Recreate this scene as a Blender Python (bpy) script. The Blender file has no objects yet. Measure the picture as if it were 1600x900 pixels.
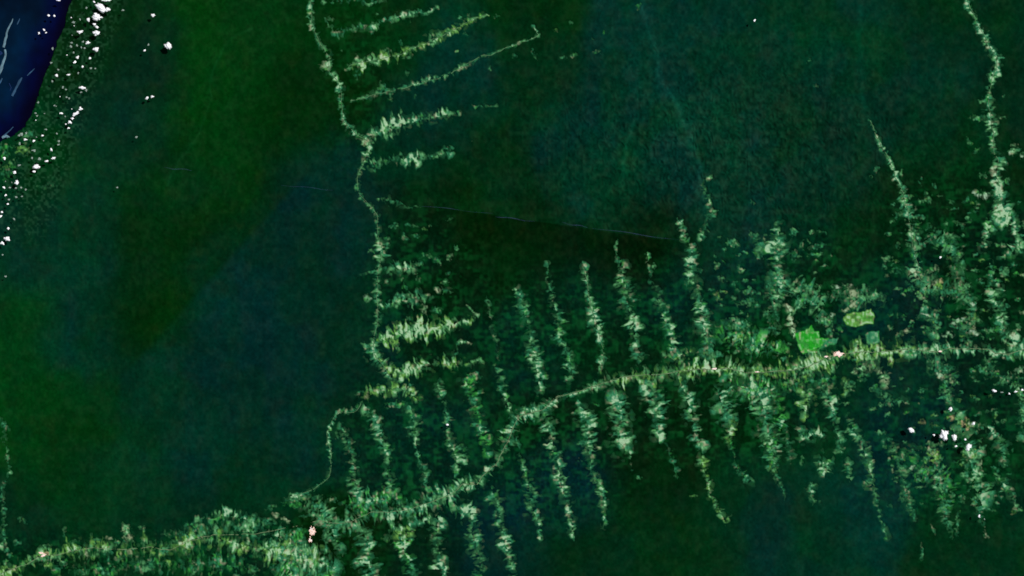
import bpy, math, random
import numpy as np
from mathutils import Vector

# 1 unit = 100 m.  The region seen is about 160 km x 90 km, seen straight down from 240 km.
S = bpy.context.scene
COL = S.collection
H = 2400.0
# ---------------------------------------------------------------- camera, sky, sun, exposure
cam = bpy.data.cameras.new('camera')
cam.sensor_width = 36.0
cam.lens = 36.0 * H / 1600.0
cam.clip_start = 10.0
cam.clip_end = 9000.0
camo = bpy.data.objects.new('camera', cam)
camo.location = (0, 0, H)
COL.objects.link(camo)
S.camera = camo

SUN_EL = math.radians(52)
SUN_DIR = Vector((math.cos(SUN_EL) * math.cos(math.radians(32)), math.cos(SUN_EL) * math.sin(math.radians(32)), math.sin(SUN_EL)))
w = bpy.data.worlds.new('World')
S.world = w
w.use_nodes = True
nt = w.node_tree
sky = nt.nodes.new('ShaderNodeTexSky')
sky.sky_type = 'NISHITA'
sky.sun_disc = False
sky.sun_elevation = SUN_EL
sky.sun_rotation = math.radians(58)
nt.links.new(sky.outputs[0], nt.nodes['Background'].inputs[0])
nt.nodes['Background'].inputs[1].default_value = 0.05
sun = bpy.data.lights.new('sun', 'SUN')
sun.energy = 5.0
sun.angle = math.radians(0.5)
sun.color = (1.0, 0.97, 0.93)
suno = bpy.data.objects.new('sun', sun)
suno.rotation_euler = (-SUN_DIR).to_track_quat('-Z', 'Y').to_euler()
suno.location = (300, 200, 400)
COL.objects.link(suno)
S.view_settings.view_transform = 'Standard'
S.view_settings.look = 'None'
S.view_settings.exposure = -0.1
S.view_settings.gamma = 1
S.render.film_transparent = False
S.cycles.filter_width = 1.6
S.cycles.max_bounces = 4
KLIT = 1.25                      # sunlit white surface -> linear picture value

# ---------------------------------------------------------------- maths helpers
def vnoise(x, y, seed=0):
    xi = np.floor(x).astype(np.int64); yi = np.floor(y).astype(np.int64)
    fx = x - xi; fy = y - yi
    fx = fx * fx * (3 - 2 * fx); fy = fy * fy * (3 - 2 * fy)
    def h(a, b):
        n = (a * 374761393 + b * 668265263 + seed * 2246822519) & 0xffffffff
        n = ((n ^ (n >> 13)) * 1274126177) & 0xffffffff
        n = ((n ^ (n >> 16)) * 2654435761) & 0xffffffff
        return ((n ^ (n >> 15)) & 0xffffff) / 16777215.0
    a = h(xi, yi); b = h(xi + 1, yi); c = h(xi, yi + 1); d = h(xi + 1, yi + 1)
    return (a * (1 - fx) + b * fx) * (1 - fy) + (c * (1 - fx) + d * fx) * fy

def fbm(x, y, seed=0, octv=4):
    v = 0; a = 0.5; t = 0
    for k in range(octv):
        v = v + a * vnoise(x * 2 ** k, y * 2 ** k, seed + 17 * k); t += a; a *= 0.5
    return v / t

def sm(a, b, x):
    t = np.clip((x - a) / (b - a), 0, 1)
    return t * t * (3 - 2 * t)

def lin(c):
    c = np.asarray(c, float) / 255.0
    return np.where(c <= 0.04045, c / 12.92, ((c + 0.055) / 1.055) ** 2.4)

def alb(c):
    return lin(c) / KLIT

def tag(o, label=None, cat=None, group=None, kind=None):
    if label: o['label'] = label
    if cat: o['category'] = cat
    if group: o['group'] = group
    if kind: o['kind'] = kind
    return o

def mesh_obj(name, co, faces, mats, parent=None, colors=None, smooth=True):
    """co (n,3) array, faces (m,k) array of equal-size polygons"""
    me = bpy.data.meshes.new(name)
    co = np.asarray(co, np.float32); faces = np.asarray(faces, np.int32)
    n, k = faces.shape
    me.vertices.add(len(co)); me.vertices.foreach_set('co', co.ravel())
    me.loops.add(n * k); me.loops.foreach_set('vertex_index', faces.ravel())
    me.polygons.add(n)
    me.polygons.foreach_set('loop_start', np.arange(0, n * k, k, dtype=np.int32))
    if smooth: me.polygons.foreach_set('use_smooth', np.ones(n, bool))
    me.update(calc_edges=True)
    if colors is not None:
        at = me.color_attributes.new('land_cover', 'FLOAT_COLOR', 'POINT')
        c4 = np.ones((len(co), 4), np.float32); c4[:, :3] = colors
        at.data.foreach_set('color', c4.ravel())
    me.materials.append(mats)
    o = bpy.data.objects.new(name, me)
    COL.objects.link(o)
    if parent: o.parent = parent
    return o

# ---------------------------------------------------------------- materials (procedural)
def land_mat(name, rough=0.95, nscale=0.35, amt=0.25, stretch=(1, 1, 1), spec=0.05):
    m = bpy.data.materials.new(name); m.use_nodes = True
    t = m.node_tree; b = t.nodes['Principled BSDF']
    b.inputs['Roughness'].default_value = rough
    b.inputs['Specular IOR Level'].default_value = spec
    at = t.nodes.new('ShaderNodeAttribute'); at.attribute_name = 'land_cover'
    tc = t.nodes.new('ShaderNodeTexCoord'); mp = t.nodes.new('ShaderNodeMapping')
    mp.inputs['Scale'].default_value = stretch
    no = t.nodes.new('ShaderNodeTexNoise'); no.inputs['Scale'].default_value = nscale
    no.inputs['Detail'].default_value = 3
    mr = t.nodes.new('ShaderNodeMapRange')
    mr.inputs[1].default_value = 0.3; mr.inputs[2].default_value = 0.7
    mr.inputs[3].default_value = 1 - amt; mr.inputs[4].default_value = 1 + amt
    mx = t.nodes.new('ShaderNodeVectorMath'); mx.operation = 'SCALE'
    L = t.links.new
    L(tc.outputs['Object'], mp.inputs[0]); L(mp.outputs[0], no.inputs['Vector'])
    L(no.outputs[0], mr.inputs[0]); L(at.outputs['Color'], mx.inputs[0]); L(mr.outputs[0], mx.inputs['Scale'])
    L(mx.outputs[0], b.inputs['Base Color'])
    return m

M_FOREST = land_mat('forest_canopy', nscale=0.22, amt=0.13, spec=0.0)
M_CLEAR = land_mat('cleared_land', nscale=0.35, amt=0.16)
M_WATER = land_mat('river_water', rough=0.35, nscale=0.04, amt=0.2, spec=0.08)

def flat_mat(name, rgb, rough=0.9, nscale=0.5, amt=0.15, alpha=1.0, direct=False):
    m = bpy.data.materials.new(name); m.use_nodes = True
    t = m.node_tree; b = t.nodes['Principled BSDF']
    b.inputs['Roughness'].default_value = rough
    b.inputs['Specular IOR Level'].default_value = 0.05
    b.inputs['Alpha'].default_value = alpha
    no = t.nodes.new('ShaderNodeTexNoise'); no.inputs['Scale'].default_value = nscale
    tc = t.nodes.new('ShaderNodeTexCoord')
    r = t.nodes.new('ShaderNodeValToRGB')
    a = np.array(rgb, float) if direct else alb(rgb)
    r.color_ramp.elements[0].position = 0.3; r.color_ramp.elements[1].position = 0.7
    r.color_ramp.elements[0].color = (*(a * (1 - amt)), 1)
    r.color_ramp.elements[1].color = (*(np.minimum(a * (1 + amt), 1)), 1)
    t.links.new(tc.outputs['Object'], no.inputs['Vector'])
    t.links.new(no.outputs[0], r.inputs[0]); t.links.new(r.outputs[0], b.inputs['Base Color'])
    return m

M_SOIL = flat_mat('ground_soil', (60, 50, 35))
M_ROAD = flat_mat('dirt_road', (112, 132, 96), amt=0.3, nscale=0.15)
M_ROADF = flat_mat('farm_track', (84, 122, 84), amt=0.3, nscale=0.15)
M_SAND = flat_mat('pale_sand', (98, 128, 140), amt=0.3, nscale=0.12)
M_CLOUD = flat_mat('cloud_white', (0.93, 0.93, 0.94), direct=True, amt=0.02)
M_CLOUDF = flat_mat('cloud_thin', (0.42, 0.52, 0.46), direct=True, amt=0.1, alpha=0.33)
M_FRINGE = flat_mat('cloud_edge', (0.85, 0.86, 0.87), direct=True, amt=0.05, alpha=0.28)
M_TRAIL = flat_mat('contrail_ice', (0.16, 0.2, 0.5), direct=True, amt=0.6, nscale=0.03, alpha=0.03)
M_ROOF = flat_mat('town_roofs', (255, 238, 230), amt=0.1)
M_BARE = flat_mat('town_bare_soil', (244, 204, 184), amt=0.22, nscale=0.8)

# ---------------------------------------------------------------- grid of the land surface
MG = 100
xs = np.arange(-MG, 1600 + MG + 1.0)
ys = np.arange(-MG, 900 + MG + 1.0)
PX, PY = np.meshgrid(xs, ys)                 # map coordinates, y downwards
NY, NX = PX.shape

# green to bluish tones of the forest sheet (control points, interpolated)
FC = """150 60 2 38 18;230 130 2 38 24;200 200 2 40 32;350 120 0 52 16;330 220 0 48 12;400 50 2 50 15;280 280 1 44 18;420 150 0 40 8
470 60 0 42 12;450 200 0 38 10;100 330 2 42 34;100 420 0 44 34;250 350 0 36 14;230 480 0 38 16;30 500 0 50 18;40 620 0 52 18;130 520 0 44 34
150 650 0 44 16;250 620 0 40 34;350 450 0 40 38;450 420 0 38 34;520 520 0 36 32;400 600 0 38 36;300 700 0 42 38;450 700 0 40 34;200 730 2 46 28
100 760 0 44 18;60 820 0 38 24;380 770 0 40 28;250 800 0 40 24;620 50 0 40 14;720 150 0 40 36;700 80 0 45 38;820 30 0 38 16;850 130 0 40 22
760 250 0 38 18;650 220 0 38 28;900 200 0 42 38;980 100 0 44 37;1100 50 0 44 36;1100 200 2 46 40;950 280 0 46 36;1200 150 2 42 36
1300 60 0 46 34;1300 250 2 42 30;1250 350 0 38 26;1450 100 0 42 32;1480 220 0 40 26;1500 30 0 40 24;1580 150 0 36 20;700 330 0 32 12
800 380 0 32 12;900 400 0 30 14;1000 385 0 28 12;650 360 0 30 20;740 420 0 30 12;740 560 0 34 18;900 480 0 36 26;810 560 0 38 36;960 540 0 36 20
1070 470 0 38 32;1150 330 2 44 40;1330 400 0 36 20;1400 480 0 34 36;1380 340 0 34 16;1500 300 0 34 16;1550 420 0 32 18;1560 560 0 32 22
1420 590 0 34 34;1300 620 0 40 26;1400 680 0 38 38;1350 800 0 44 40;1280 850 0 44 32;1200 830 2 40 36;1500 850 0 40 22;1580 700 0 36 22
1550 880 0 40 24;640 700 0 38 34;690 750 0 36 30;560 700 0 36 28;740 720 0 38 34;540 830 0 28 6;600 850 0 30 12;660 870 0 30 22;760 830 0 34 40
850 750 0 36 40;900 780 0 36 42;810 870 0 36 36;900 870 0 34 18;1000 720 0 28 14;1040 740 0 32 14;1000 850 0 42 22;1080 850 0 40 20
1000 800 0 32 12;1150 800 0 40 26;830 660 0 32 14;550 350 0 36 34;500 280 0 38 34;20 380 2 46 34;60 260 0 48 24;520 150 0 36 8;1170 600 0 36 14"""
FCP = np.array([[float(v) for v in e.split()] for l in FC.split('\n') for e in l.split(';')])
cx = np.arange(-MG, 1600 + MG + 11, 10.0); cy = np.arange(-MG, 900 + MG + 11, 10.0)
CX, CY = np.meshgrid(cx, cy)
num = np.zeros(CX.shape + (3,)); den = np.zeros(CX.shape)
for x, y, r, g, b in FCP:
    k = np.exp(-((CX - x) ** 2 + (CY - y) ** 2) / (2 * 34.0 ** 2)) + 1e-5 / (1 + ((CX - x) ** 2 + (CY - y) ** 2) / 4e4)
    num += k[..., None] * lin((r, g, b)); den += k
LOW = num / den[..., None]
def forest_rgb(X, Y):
    wx = X + 34 * (fbm(X / 45, Y / 45, 5, 4) - 0.5); wy = Y + 34 * (fbm(X / 45, Y / 45, 9, 4) - 0.5)
    u = np.clip((wx + MG) / 10, 0, len(cx) - 1.001); v = np.clip((wy + MG) / 10, 0, len(cy) - 1.001)
    ui = u.astype(int); vi = v.astype(int); fu = (u - ui)[..., None]; fv = (v - vi)[..., None]
    c = (LOW[vi, ui] * (1 - fu) + LOW[vi, ui + 1] * fu) * (1 - fv) + (LOW[vi + 1, ui] * (1 - fu) + LOW[vi + 1, ui + 1] * fu) * fv
    # noise patches of bluer and greener tone, plus fine grain
    p = fbm(X / 28, Y / 60, 31, 4)[..., None]; q = fbm(X / 16, Y / 14, 32, 4)[..., None]
    c = c * (0.82 + 0.36 * q)
    c = c * (1 + (p - 0.5) * np.array([0.0, 0.3, -0.45]))
    pw = sm(.44, .56, fbm(X / 80 + 3, Y / 90, 131, 4))[..., None]; pv = sm(.45, .6, fbm(X / 50 + 9, Y / 60, 132, 4))[..., None]
    c = c * (1 + (pw - .5) * np.array([0.0, 0.04, -0.22])) * (1 + (pv - .5) * np.array([0.1, 0.14, 0.12]))
    c = c + lin((10, 0, 0)) * 0.5 * sm(.62, .8, fbm(X / 24, Y / 30, 133, 3))[..., None]
    g1 = vnoise(X / 2.6, Y / 3.1, 33)[..., None]; g2 = vnoise(X / 5.5, Y / 6.5, 34)[..., None]; g3 = vnoise(X / 13, Y / 11, 35)[..., None]
    ne = 0.6 + 0.75 * np.exp(-(((X - 1150) / 330) ** 2 + ((Y - 230) / 170) ** 2))[..., None]
    c = c * (1 + ne * (0.5 * (g1 - .5) + 0.4 * (g2 - .5)))
    c = c + lin((15, 16, 12)) * (ne * 0.9 * sm(.35, .9, 0.5 * g2 + 0.5 * g3) + 0.15)
    # disturbed, half-regrown forest inside the settled belts
    belt_ = np.zeros(X.shape)
    for bx, by, sx_, sy_ in ((560, 110, 60, 150), (670, 470, 90, 140), (860, 520, 170, 90), (1060, 520, 160, 110), (1250, 480, 150, 120), (1490, 430, 130, 170), (1480, 700, 150, 110), (1150, 650, 180, 80), (850, 700, 160, 120), (640, 720, 120, 140), (420, 860, 200, 50), (120, 870, 170, 35)):
        belt_ = np.maximum(belt_, (0.45 if bx == 560 else 0.85) * np.exp(-(((X - bx) / sx_) ** 2 + ((Y - by) / sy_) ** 2) ** 1.5))
    st = sm(.42, .78, 0.42 * vnoise(X / 8, Y / 4.5, 36) + 0.28 * vnoise(X / 4, Y / 8, 37) + 0.30 * vnoise(X / 20, Y / 20, 38))
    c = c * (1 + belt_[..., None] * (0.35 * (g1 - .5) - 0.30))
    c = c + (belt_ * st)[..., None] * lin((8, 60, 28)) * 1.0
    # straight limit between the bluish western forest and the greener one
    dd = ((X - 200) * 310 + (Y - 580) * 280) / math.hypot(310, 280)
    al = ((X - 200) * 280 - (Y - 580) * 310) / math.hypot(310, 280)
    wl = sm(-40, 30, al) * (1 - sm(360, 440, al))
    c = c * (1 - (wl * (1 - sm(-7, 7, dd)) * (1 - sm(20, 110, -dd)))[..., None] * np.array([0, .06, .45]))
    c = c * (1 + (wl * sm(-7, 7, dd) * (1 - sm(20, 120, dd)))[..., None] * np.array([0, .0, .08]))
    # darker tone south of the long straight limit, paler just north
    ly = 262 + (X - 255) * 0.144
    d = Y - ly
    m = sm(-1.2, 1.2, d) * (1 - sm(18, 90, d)) * sm(640, 760, X) * (1 - sm(1020, 1075, X))
    c = c * (1 - np.array([.15, .28, .45]) * m[..., None])
    m2 = (1 - sm(-1.2, 1.2, d)) * (1 - sm(4, 30, -d)) * sm(640, 760, X) * (1 - sm(1020, 1090, X))
    c = c * (1 + 0.3 * m2[..., None])
    return c * np.array([0.95, 1.08, 0.80])

def seg_ts(X, Y, pts):
    """nearest point on a polyline: arc length t, signed side distance s, interpolated per-point values"""
    P = np.asarray(pts, float)
    best = np.full(X.shape, 1e9); T = np.zeros(X.shape); Sd = np.zeros(X.shape)
    vals = [np.zeros(X.shape) for _ in range(P.shape[1] - 2)]
    acc = 0.0
    for a, b in zip(P[:-1], P[1:]):
        dx, dy = b[0] - a[0], b[1] - a[1]; L = math.hypot(dx, dy)
        if L < 1e-6: continue
        f = np.clip(((X - a[0]) * dx + (Y - a[1]) * dy) / L ** 2, 0, 1)
        ex = X - a[0] - f * dx; ey = Y - a[1] - f * dy
        d = np.hypot(ex, ey); m = d < best
        best = np.where(m, d, best)
        T = np.where(m, acc + f * L, T)
        Sd = np.where(m, np.where(ex * dy - ey * dx > 0, d, -d), Sd)
        for i in range(len(vals)):
            vals[i] = np.where(m, a[2 + i] * (1 - f) + b[2 + i] * f, vals[i])
        acc += L
    return T, Sd, vals, acc

# ---------------------------------------------------------------- river outline (map coords)
BANK = [(330, -260), (180, -100), (128, -45), (112, 0), (100, 40), (90, 63), (79, 98), (67, 123), (60, 150), (50, 173), (40, 197), (20, 212), (0, 221), (-40, 262), (-90, 330), (-200, 520)]
WBANK = [(-420, 420), (-300, 280), (-230, 120), (-150, -40), (-60, -180), (60, -330)]
RIV = np.array(BANK + WBANK, float)
def in_river(X, Y):
    wx = X + 5 * (fbm(X / 9, Y / 9, 71, 3) - 0.5); wy = Y + 5 * (fbm(X / 9, Y / 9, 72, 3) - 0.5)
    ins = np.zeros(X.shape, bool); n = len(RIV)
    for i in range(n):
        x1, y1 = RIV[i]; x2, y2 = RIV[(i + 1) % n]
        if y1 == y2: continue
        c = ((y1 > wy) != (y2 > wy)) & (wx < (x2 - x1) * (wy - y1) / (y2 - y1) + x1)
        ins ^= c
    return ins

# gentle relief: low hills, more rumpled in the north-east
def relief(X, Y):
    r = sm(0, 1, np.exp(-(((X - 1130) / 330) ** 2 + ((Y - 240) / 150) ** 2)))
    r2 = 0.5 * np.exp(-(((X - 120) / 170) ** 2 + ((Y - 380) / 120) ** 2))
    wx = X + 10 * vnoise(X / 14, Y / 14, 41); wy = Y + 10 * vnoise(X / 14, Y / 14, 42)
    n = 1 - np.abs(2 * vnoise(wx / 6.5, wy / 8.0, 43) - 1)
    m = vnoise(wx / 3.2, wy / 4.0, 44)
    return (n * 0.9 + m * 0.4) * (0.3 + 1.9 * r + r2) + 1.2 * fbm(X / 40, Y / 40, 45, 2)

FR = forest_rgb(PX, PY)
# stream valleys: slightly different, brighter riverside forest
def tint_line(pts, wd, mul, add, seed):
    x0, x1 = min(p[0] for p in pts) - 20, max(p[0] for p in pts) + 20
    y0, y1 = min(p[1] for p in pts) - 20, max(p[1] for p in pts) + 20
    sl = (slice(max(0, int(y0 + MG)), min(NY, int(y1 + MG))), slice(max(0, int(x0 + MG)), min(NX, int(x1 + MG))))
    X, Y = PX[sl], PY[sl]
    T, Sd, _, _ = seg_ts(X + 7 * (vnoise(X / 14, Y / 14, seed) - .5), Y, [(p[0], p[1], 0) for p in pts])
    k = np.exp(-(Sd / wd) ** 2) * (0.4 + 0.9 * vnoise(T / 9, T * 0, seed + 1))
    FR[sl] = FR[sl] * (1 + k[..., None] * (mul - 1)) + k[..., None] * lin(add)
tint_line([(395, 45), (370, 55), (345, 80), (332, 120), (328, 160), (318, 190), (300, 225), (278, 255), (262, 290)], 2.0, 1.2, (3, 17, 8), 51)
tint_line([(1003, 0), (1010, 30), (1022, 70), (1032, 130), (1055, 160), (1072, 200), (1088, 240), (1096, 290)], 4, 1.2, (5, 26, 22), 52)
tint_line([(1045, 145), (1066, 190), (1080, 235)], 12, 1.1, (0, 18, 16), 56)
tint_line([(1345, 10), (1342, 60), (1345, 110), (1348, 155), (1358, 185)], 5, 1.15, (0, 20, 12), 53)
tint_line([(990, 190), (978, 230), (972, 290)], 3, 1.25, (2, 24, 16), 54)
tint_line([(60, 130), (75, 100), (90, 75)], 9, 1.1, (8, 34, 10), 55)
# pale and dark noise speckle on the bank under the small clouds
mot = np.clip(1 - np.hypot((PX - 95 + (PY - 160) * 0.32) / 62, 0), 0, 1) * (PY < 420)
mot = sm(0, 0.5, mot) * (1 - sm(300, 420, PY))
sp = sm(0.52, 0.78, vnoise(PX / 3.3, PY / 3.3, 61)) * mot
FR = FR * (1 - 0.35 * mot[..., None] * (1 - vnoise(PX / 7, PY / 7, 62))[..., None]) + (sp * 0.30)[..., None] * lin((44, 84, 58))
# darker, taller stands left between settled strips
# ---------------------------------------------------------------- clearings as density fields
dens = np.zeros((NY, NX), np.float32)       # strongest clearing at each grid point
owner = np.full((NY, NX), -1, np.int32)
crgb = np.zeros((NY, NX, 3), np.float32)
PEND = []                                    # things whose label is worded from their neighbours
THINGS = []                                  # (name, label, category, group, road pts or None)
HUE = {'n': (84, 150, 94), 't': (50, 130, 88), 'y': (100, 156, 70), 'g': (58, 152, 60), 'p': (134, 154, 116), 'b': (168, 150, 112), 'd': (44, 108, 62), 'G': (34, 158, 34), 'w': (156, 188, 156), 'f': (84, 160, 62)}
rng = random.Random(4)

def colour(tone, hue, X, Y, seed, base):
    h = lin(HUE[hue])
    alt = lin(HUE[{'n': 't', 't': 'n', 'y': 'n', 'g': 't', 'p': 'n', 'b': 'y', 'd': 't', 'G': 'g', 'w': 'n', 'f': 'y'}[hue]])
    k = sm(.25, .75, vnoise(X / 7, Y / 7, seed + 3))[..., None]
    h = h * k + alt * (1 - k)
    k2 = sm(.72, .9, vnoise(X / 5, Y / 5, seed + 40))[..., None]; k3 = sm(.74, .92, vnoise(X / 6, Y / 6, seed + 41))[..., None]
    h = h * (1 - .6 * k2) + lin((168, 156, 128)) * .6 * k2
    h = h * (1 - .6 * k3) + lin((56, 150, 50)) * .6 * k3
    t = tone[..., None]
    lo = lin((4, 60, 30))
    c = base * (1 - sm(0.06, 0.45, t)) + (0.6 * lo + 0.15 * h + 0.25 * base) * sm(0.06, 0.45, t)
    c = c * (1 - sm(0.26, 1.12, t)) + h * sm(0.26, 1.12, t)
    pale = lin((168, 202, 162))
    c = c * (1 - 0.8 * sm(1.0, 1.5, t)) + pale * 0.8 * sm(1.0, 1.5, t)
    return c

def window(pts, pad):
    x0 = min(p[0] for p in pts) - pad; x1 = max(p[0] for p in pts) + pad
    y0 = min(p[1] for p in pts) - pad; y1 = max(p[1] for p in pts) + pad
    return (slice(max(0, int(y0 + MG)), min(NY, int(y1 + MG) + 1)), slice(max(0, int(x0 + MG)), min(NX, int(x1 + MG) + 1)))

def put(sl, D, C, name, label, cat, group, road=None):
    i = len(THINGS); THINGS.append((name, label, cat, group, road))
    m = (D > dens[sl]) & (D > 0.1)
    dens[sl] = np.where(m, D, dens[sl]); owner[sl] = np.where(m, i, owner[sl])
    crgb[sl] = np.where(m[..., None], C, crgb[sl])

def strip(label, pts, hue='n', lot=3.0, gap=0.35, group='cleared strips branching from the highways', road=False, name='cleared_strip', cat='clearing', kw=1.0, ki=1.0, bias=0.0):
    seed = 100 + 7 * len(THINGS); lot = lot * 1.25
    sl = window(pts, 34); X, Y = PX[sl], PY[sl]
    wx = X + 3.0 * (vnoise(X / 5, Y / 5, seed) - 0.5) + 3 * (vnoise(X / 16, Y / 16, seed + 9) - .5)
    wy = Y + 3.0 * (vnoise(X / 5, Y / 5, seed + 1) - 0.5) + 3 * (vnoise(X / 16, Y / 16, seed + 8) - .5)
    T, Sd, (wd, inten), L = seg_ts(wx, wy, pts)
    wd = wd * kw; inten = inten * ki
    side = np.where(Sd > 0, 0.0, 500.0)
    a = np.abs(Sd)
    n1 = vnoise(T / lot + side, T * 0, seed + 2); n1b = vnoise(T / 9 + side, T * 0 + 7, seed + 2)
    n1c = vnoise(T / 23 + side, T * 0 + 3, seed + 31)
    reach = wd * (0.05 + 1.3 * n1 * (0.25 + 0.8 * n1b + 0.6 * n1c)) * 1.12 + 0.3
    soft = 0.55 + 0.16 * wd
    base = 1 / (1 + np.exp(-(reach - a) / soft)) / (1 / (1 + np.exp(-reach / soft)))
    f1 = vnoise(T / (lot * 0.8), Sd / 8.0 + side, seed + 4)
    f2 = vnoise(X / 2.3, Y / 2.3, seed + 5)
    f3 = vnoise(wx / 5.6, wy / 5.0, seed + 15)
    f4 = vnoise(T / 2.1, Sd / 8.0 + side, seed + 60)
    tex = 0.08 + 1.42 * sm(0.24, 0.80, 0.26 * f1 + 0.32 * f4 + 0.17 * f2 + 0.25 * f3)
    g = sm(gap - 0.2, gap + 0.16, fbm(X / 7.5, Y / 7.5, seed + 6, 2) * 0.7 + 0.3 * n1b + bias - 0.03)
    cl = 0.55 + 0.75 * sm(.3, .8, 0.5 * n1c + 0.5 * vnoise(X / 15, Y / 15, seed + 50))
    D = base * tex * inten * (0.22 + 0.95 * g) * 1.24 * cl
    # thin regrowth haze of half-cleared lots around the strip
    D = np.maximum(D, 0.46 * inten * np.exp(-(a / (wd * 1.7 + 2.5)) ** 2) * sm(.40, .80, 0.4 * vnoise(T / lot, Sd / 9 + side, seed + 21) + 0.6 * vnoise(X / 7, Y / 6, seed + 22)))
    C = colour(D, hue, X, Y, seed, FR[sl])
    put(sl, D.astype(np.float32), C, name, label, cat, group, pts if road else None)

def blob(x, y, rx, ry, ang, tone, hue, label=None, group='isolated pasture patches in the forest', name='pasture', cat='pasture', rag=1.0, tex=0.75, grain=2.6, sq=2.4, hard=1.0):
    seed = 3000 + 5 * len(THINGS)
    R = max(rx, ry)
    sl = window([(x, y)], R * 1.7 + 4); X, Y = PX[sl], PY[sl]
    q = (0.42 * min(rx, ry) + 1.6) * rag
    wx = X - x + q * ((fbm(X / 6, Y / 6, seed, 2) - 0.5) * 2.2 + (vnoise(X / 2.4, Y / 2.4, seed + 7) - .5) * 1.3)
    wy = Y - y + q * ((fbm(X / 6, Y / 6, seed + 1, 2) - 0.5) * 2.2 + (vnoise(X / 2.4, Y / 2.4, seed + 8) - .5) * 1.3)
    ca, sa = math.cos(math.radians(ang)), math.sin(math.radians(ang))
    u = (wx * ca + wy * sa) / rx; v = (-wx * sa + wy * ca) / ry
    r = (np.abs(u) ** sq + np.abs(v) ** sq) ** (1 / sq)
    e = 1 / (1 + np.exp((r - 0.85) * min(rx, ry) / (0.8 + .1 * min(rx, ry)) * hard))
    tt = 0.42 * vnoise(X / grain, Y / grain, seed + 2) + 0.3 * vnoise(X / 2, Y / (grain * 1.6), seed + 12) + 0.28 * vnoise(X / 6, Y / 5, seed + 4)
    if min(rx, ry) < 3: tone = tone * 1.3
    D = e * tone * (1 - tex * 0.9 + tex * 1.55 * sm(.2, .8, tt)) * 1.05
    C = colour(D, hue, X, Y, seed, FR[sl])
    if label is None:
        word = {'n': 'pale grey-green', 't': 'bluish green', 'y': 'yellow-green', 'g': 'bright green', 'p': 'pinkish', 'b': 'tan', 'd': 'dull green', 'G': 'vivid green', 'w': 'whitish'}[hue]
        size = 'tiny' if R < 3.6 else 'small' if R < 6 else 'mid-sized' if R < 10 else 'large'
        PEND.append((len(THINGS), x, y, ('faint' if tone < .6 else size), word))
    put(sl, D.astype(np.float32), C, name, label, cat, group)

HWA = 'clearings along the winding north-south road'
# --- the winding north-south road (left of centre)
A1 = [(483,-100,4,.9),(485,0,4,.9),(486,25,5,.95),(487,37,6,.9),(500,67,5.5,.9),(515,90,6,.9),(515,110,8,.9),(527,127,5,.95),(535,147,5,1),(533,167,5,.9),(538,190,6,1),(557,210,7,1.05),(577,222,6,1.1),(577,230,6,1)]
A2 = [(577,232,6,1.0),(568,253,5,.85),(558,278,4,.8),(560,303,4,.75),(580,323,4,.8),(590,337,5,.8),(590,367,6,.8)]
A3 = [(590,367,7,.85),(596,385,9,.9),(595,408,9,.8),(590,427,3.5,.7),(589,467,5,.8),(591,483,4,.8),(590,507,6,.8),(584,533,10,.85),(583,553,12,.85),(600,572,9,.9),(610,590,8,.8)]
strip('upper stretch of the winding north-south road clearing, from the top edge to the right-angle bend', A1, 'n', 2.6, .36, HWA, True, bias=.0, kw=.75, ki=.84)
strip('thin curved stretch of the winding road clearing just below the bright bend', A2, 'n', 2.6, .36, HWA, True, bias=.0, kw=.75, ki=.84)
strip('lower straight stretch of the winding road clearing, widening into ragged lots at its foot', A3, 'n', 2.8, .3, HWA, True, bias=.05)
blob(508,103,9,6,20,.85,'p','ragged pale clearing left of the winding road near the top',HWA)
blob(572,224,12,5,35,1.0,'p','bright knot of cleared lots at the sharp bend of the winding road',HWA)
blob(574,467,5,7,-40,.95,'w','pale rounded clearing on the left side of the lower winding road',HWA,rag=.4)
blob(572,540,8,4,0,.9,'n','pale clearing sticking out left of the widening at the winding road foot',HWA)
blob(589,423,15,1.8,-14,1.0,'n','short straight pale strip crossing the winding road west to east',HWA,rag=.3)
blob(593,388,9,7,0,.8,'n','rounded ragged clearing on the winding road midway down',HWA)
# --- east-going spurs of that road
G1 = 'cleared strips running east from the winding road'
strip('first faint row of cleared lots at the very top edge, east of the winding road', [(505,2,5,.6),(525,4,5,.7),(545,-2,5,.6),(580,4,4,.6),(600,0,4,.5)],'t',3,.42,G1)
strip('uppermost full cleared strip running east, with a detached brighter end near the top', [(508,28,3,.6),(522,50,5,.5),(547,46,6,.6),(560,42,7,.6),(583,40,7,.7),(600,33,4,.4),(618,28,5,.8),(632,24,8,1),(650,22,5,.9),(670,20,4,.8),(684,12,3,.5)],'t',3,.38,G1)
blob(582,43,3,10,12,.8,'n',None,G1)
blob(513,29,7,3,5,.6,'t',None,G1)
strip('second long cleared strip from the top, rising to a narrow curved tip at right', [(540,106,4,.6),(556,98,10,1),(575,97,6,.75),(600,91,9,.85),(628,85,7,.9),(636,78,9,.9),(655,72,6,.9),(680,60,8,.9),(710,47,5,.95),(730,34,4,.9),(745,27,3,.8),(762,24,2,.8)],'y',3,.3,G1,True)
blob(557,97,9,7,0,1.05,'p','greyish bright knot of cleared lots at the root of the second strip',G1)
blob(558,117,5,7,0,.6,'t',None,G1)
strip('long narrow cleared strip with a straight pale track rising far right to a forked tip', [(545,158,1.5,.6),(567,155,2,.7),(590,147,6,.8),(612,142,6,.75),(630,138,4,.9),(655,128,5,.9),(680,124,4,.8),(700,117,4,.8),(730,100,4,.9),(752,88,3,.6),(770,85,1.5,.95),(800,72,1.5,.9),(842,56,1.5,.9),(836,47,1.5,.9),(833,40,1.5,.7)],'n',3,.26,G1,True,bias=.08)
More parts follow.
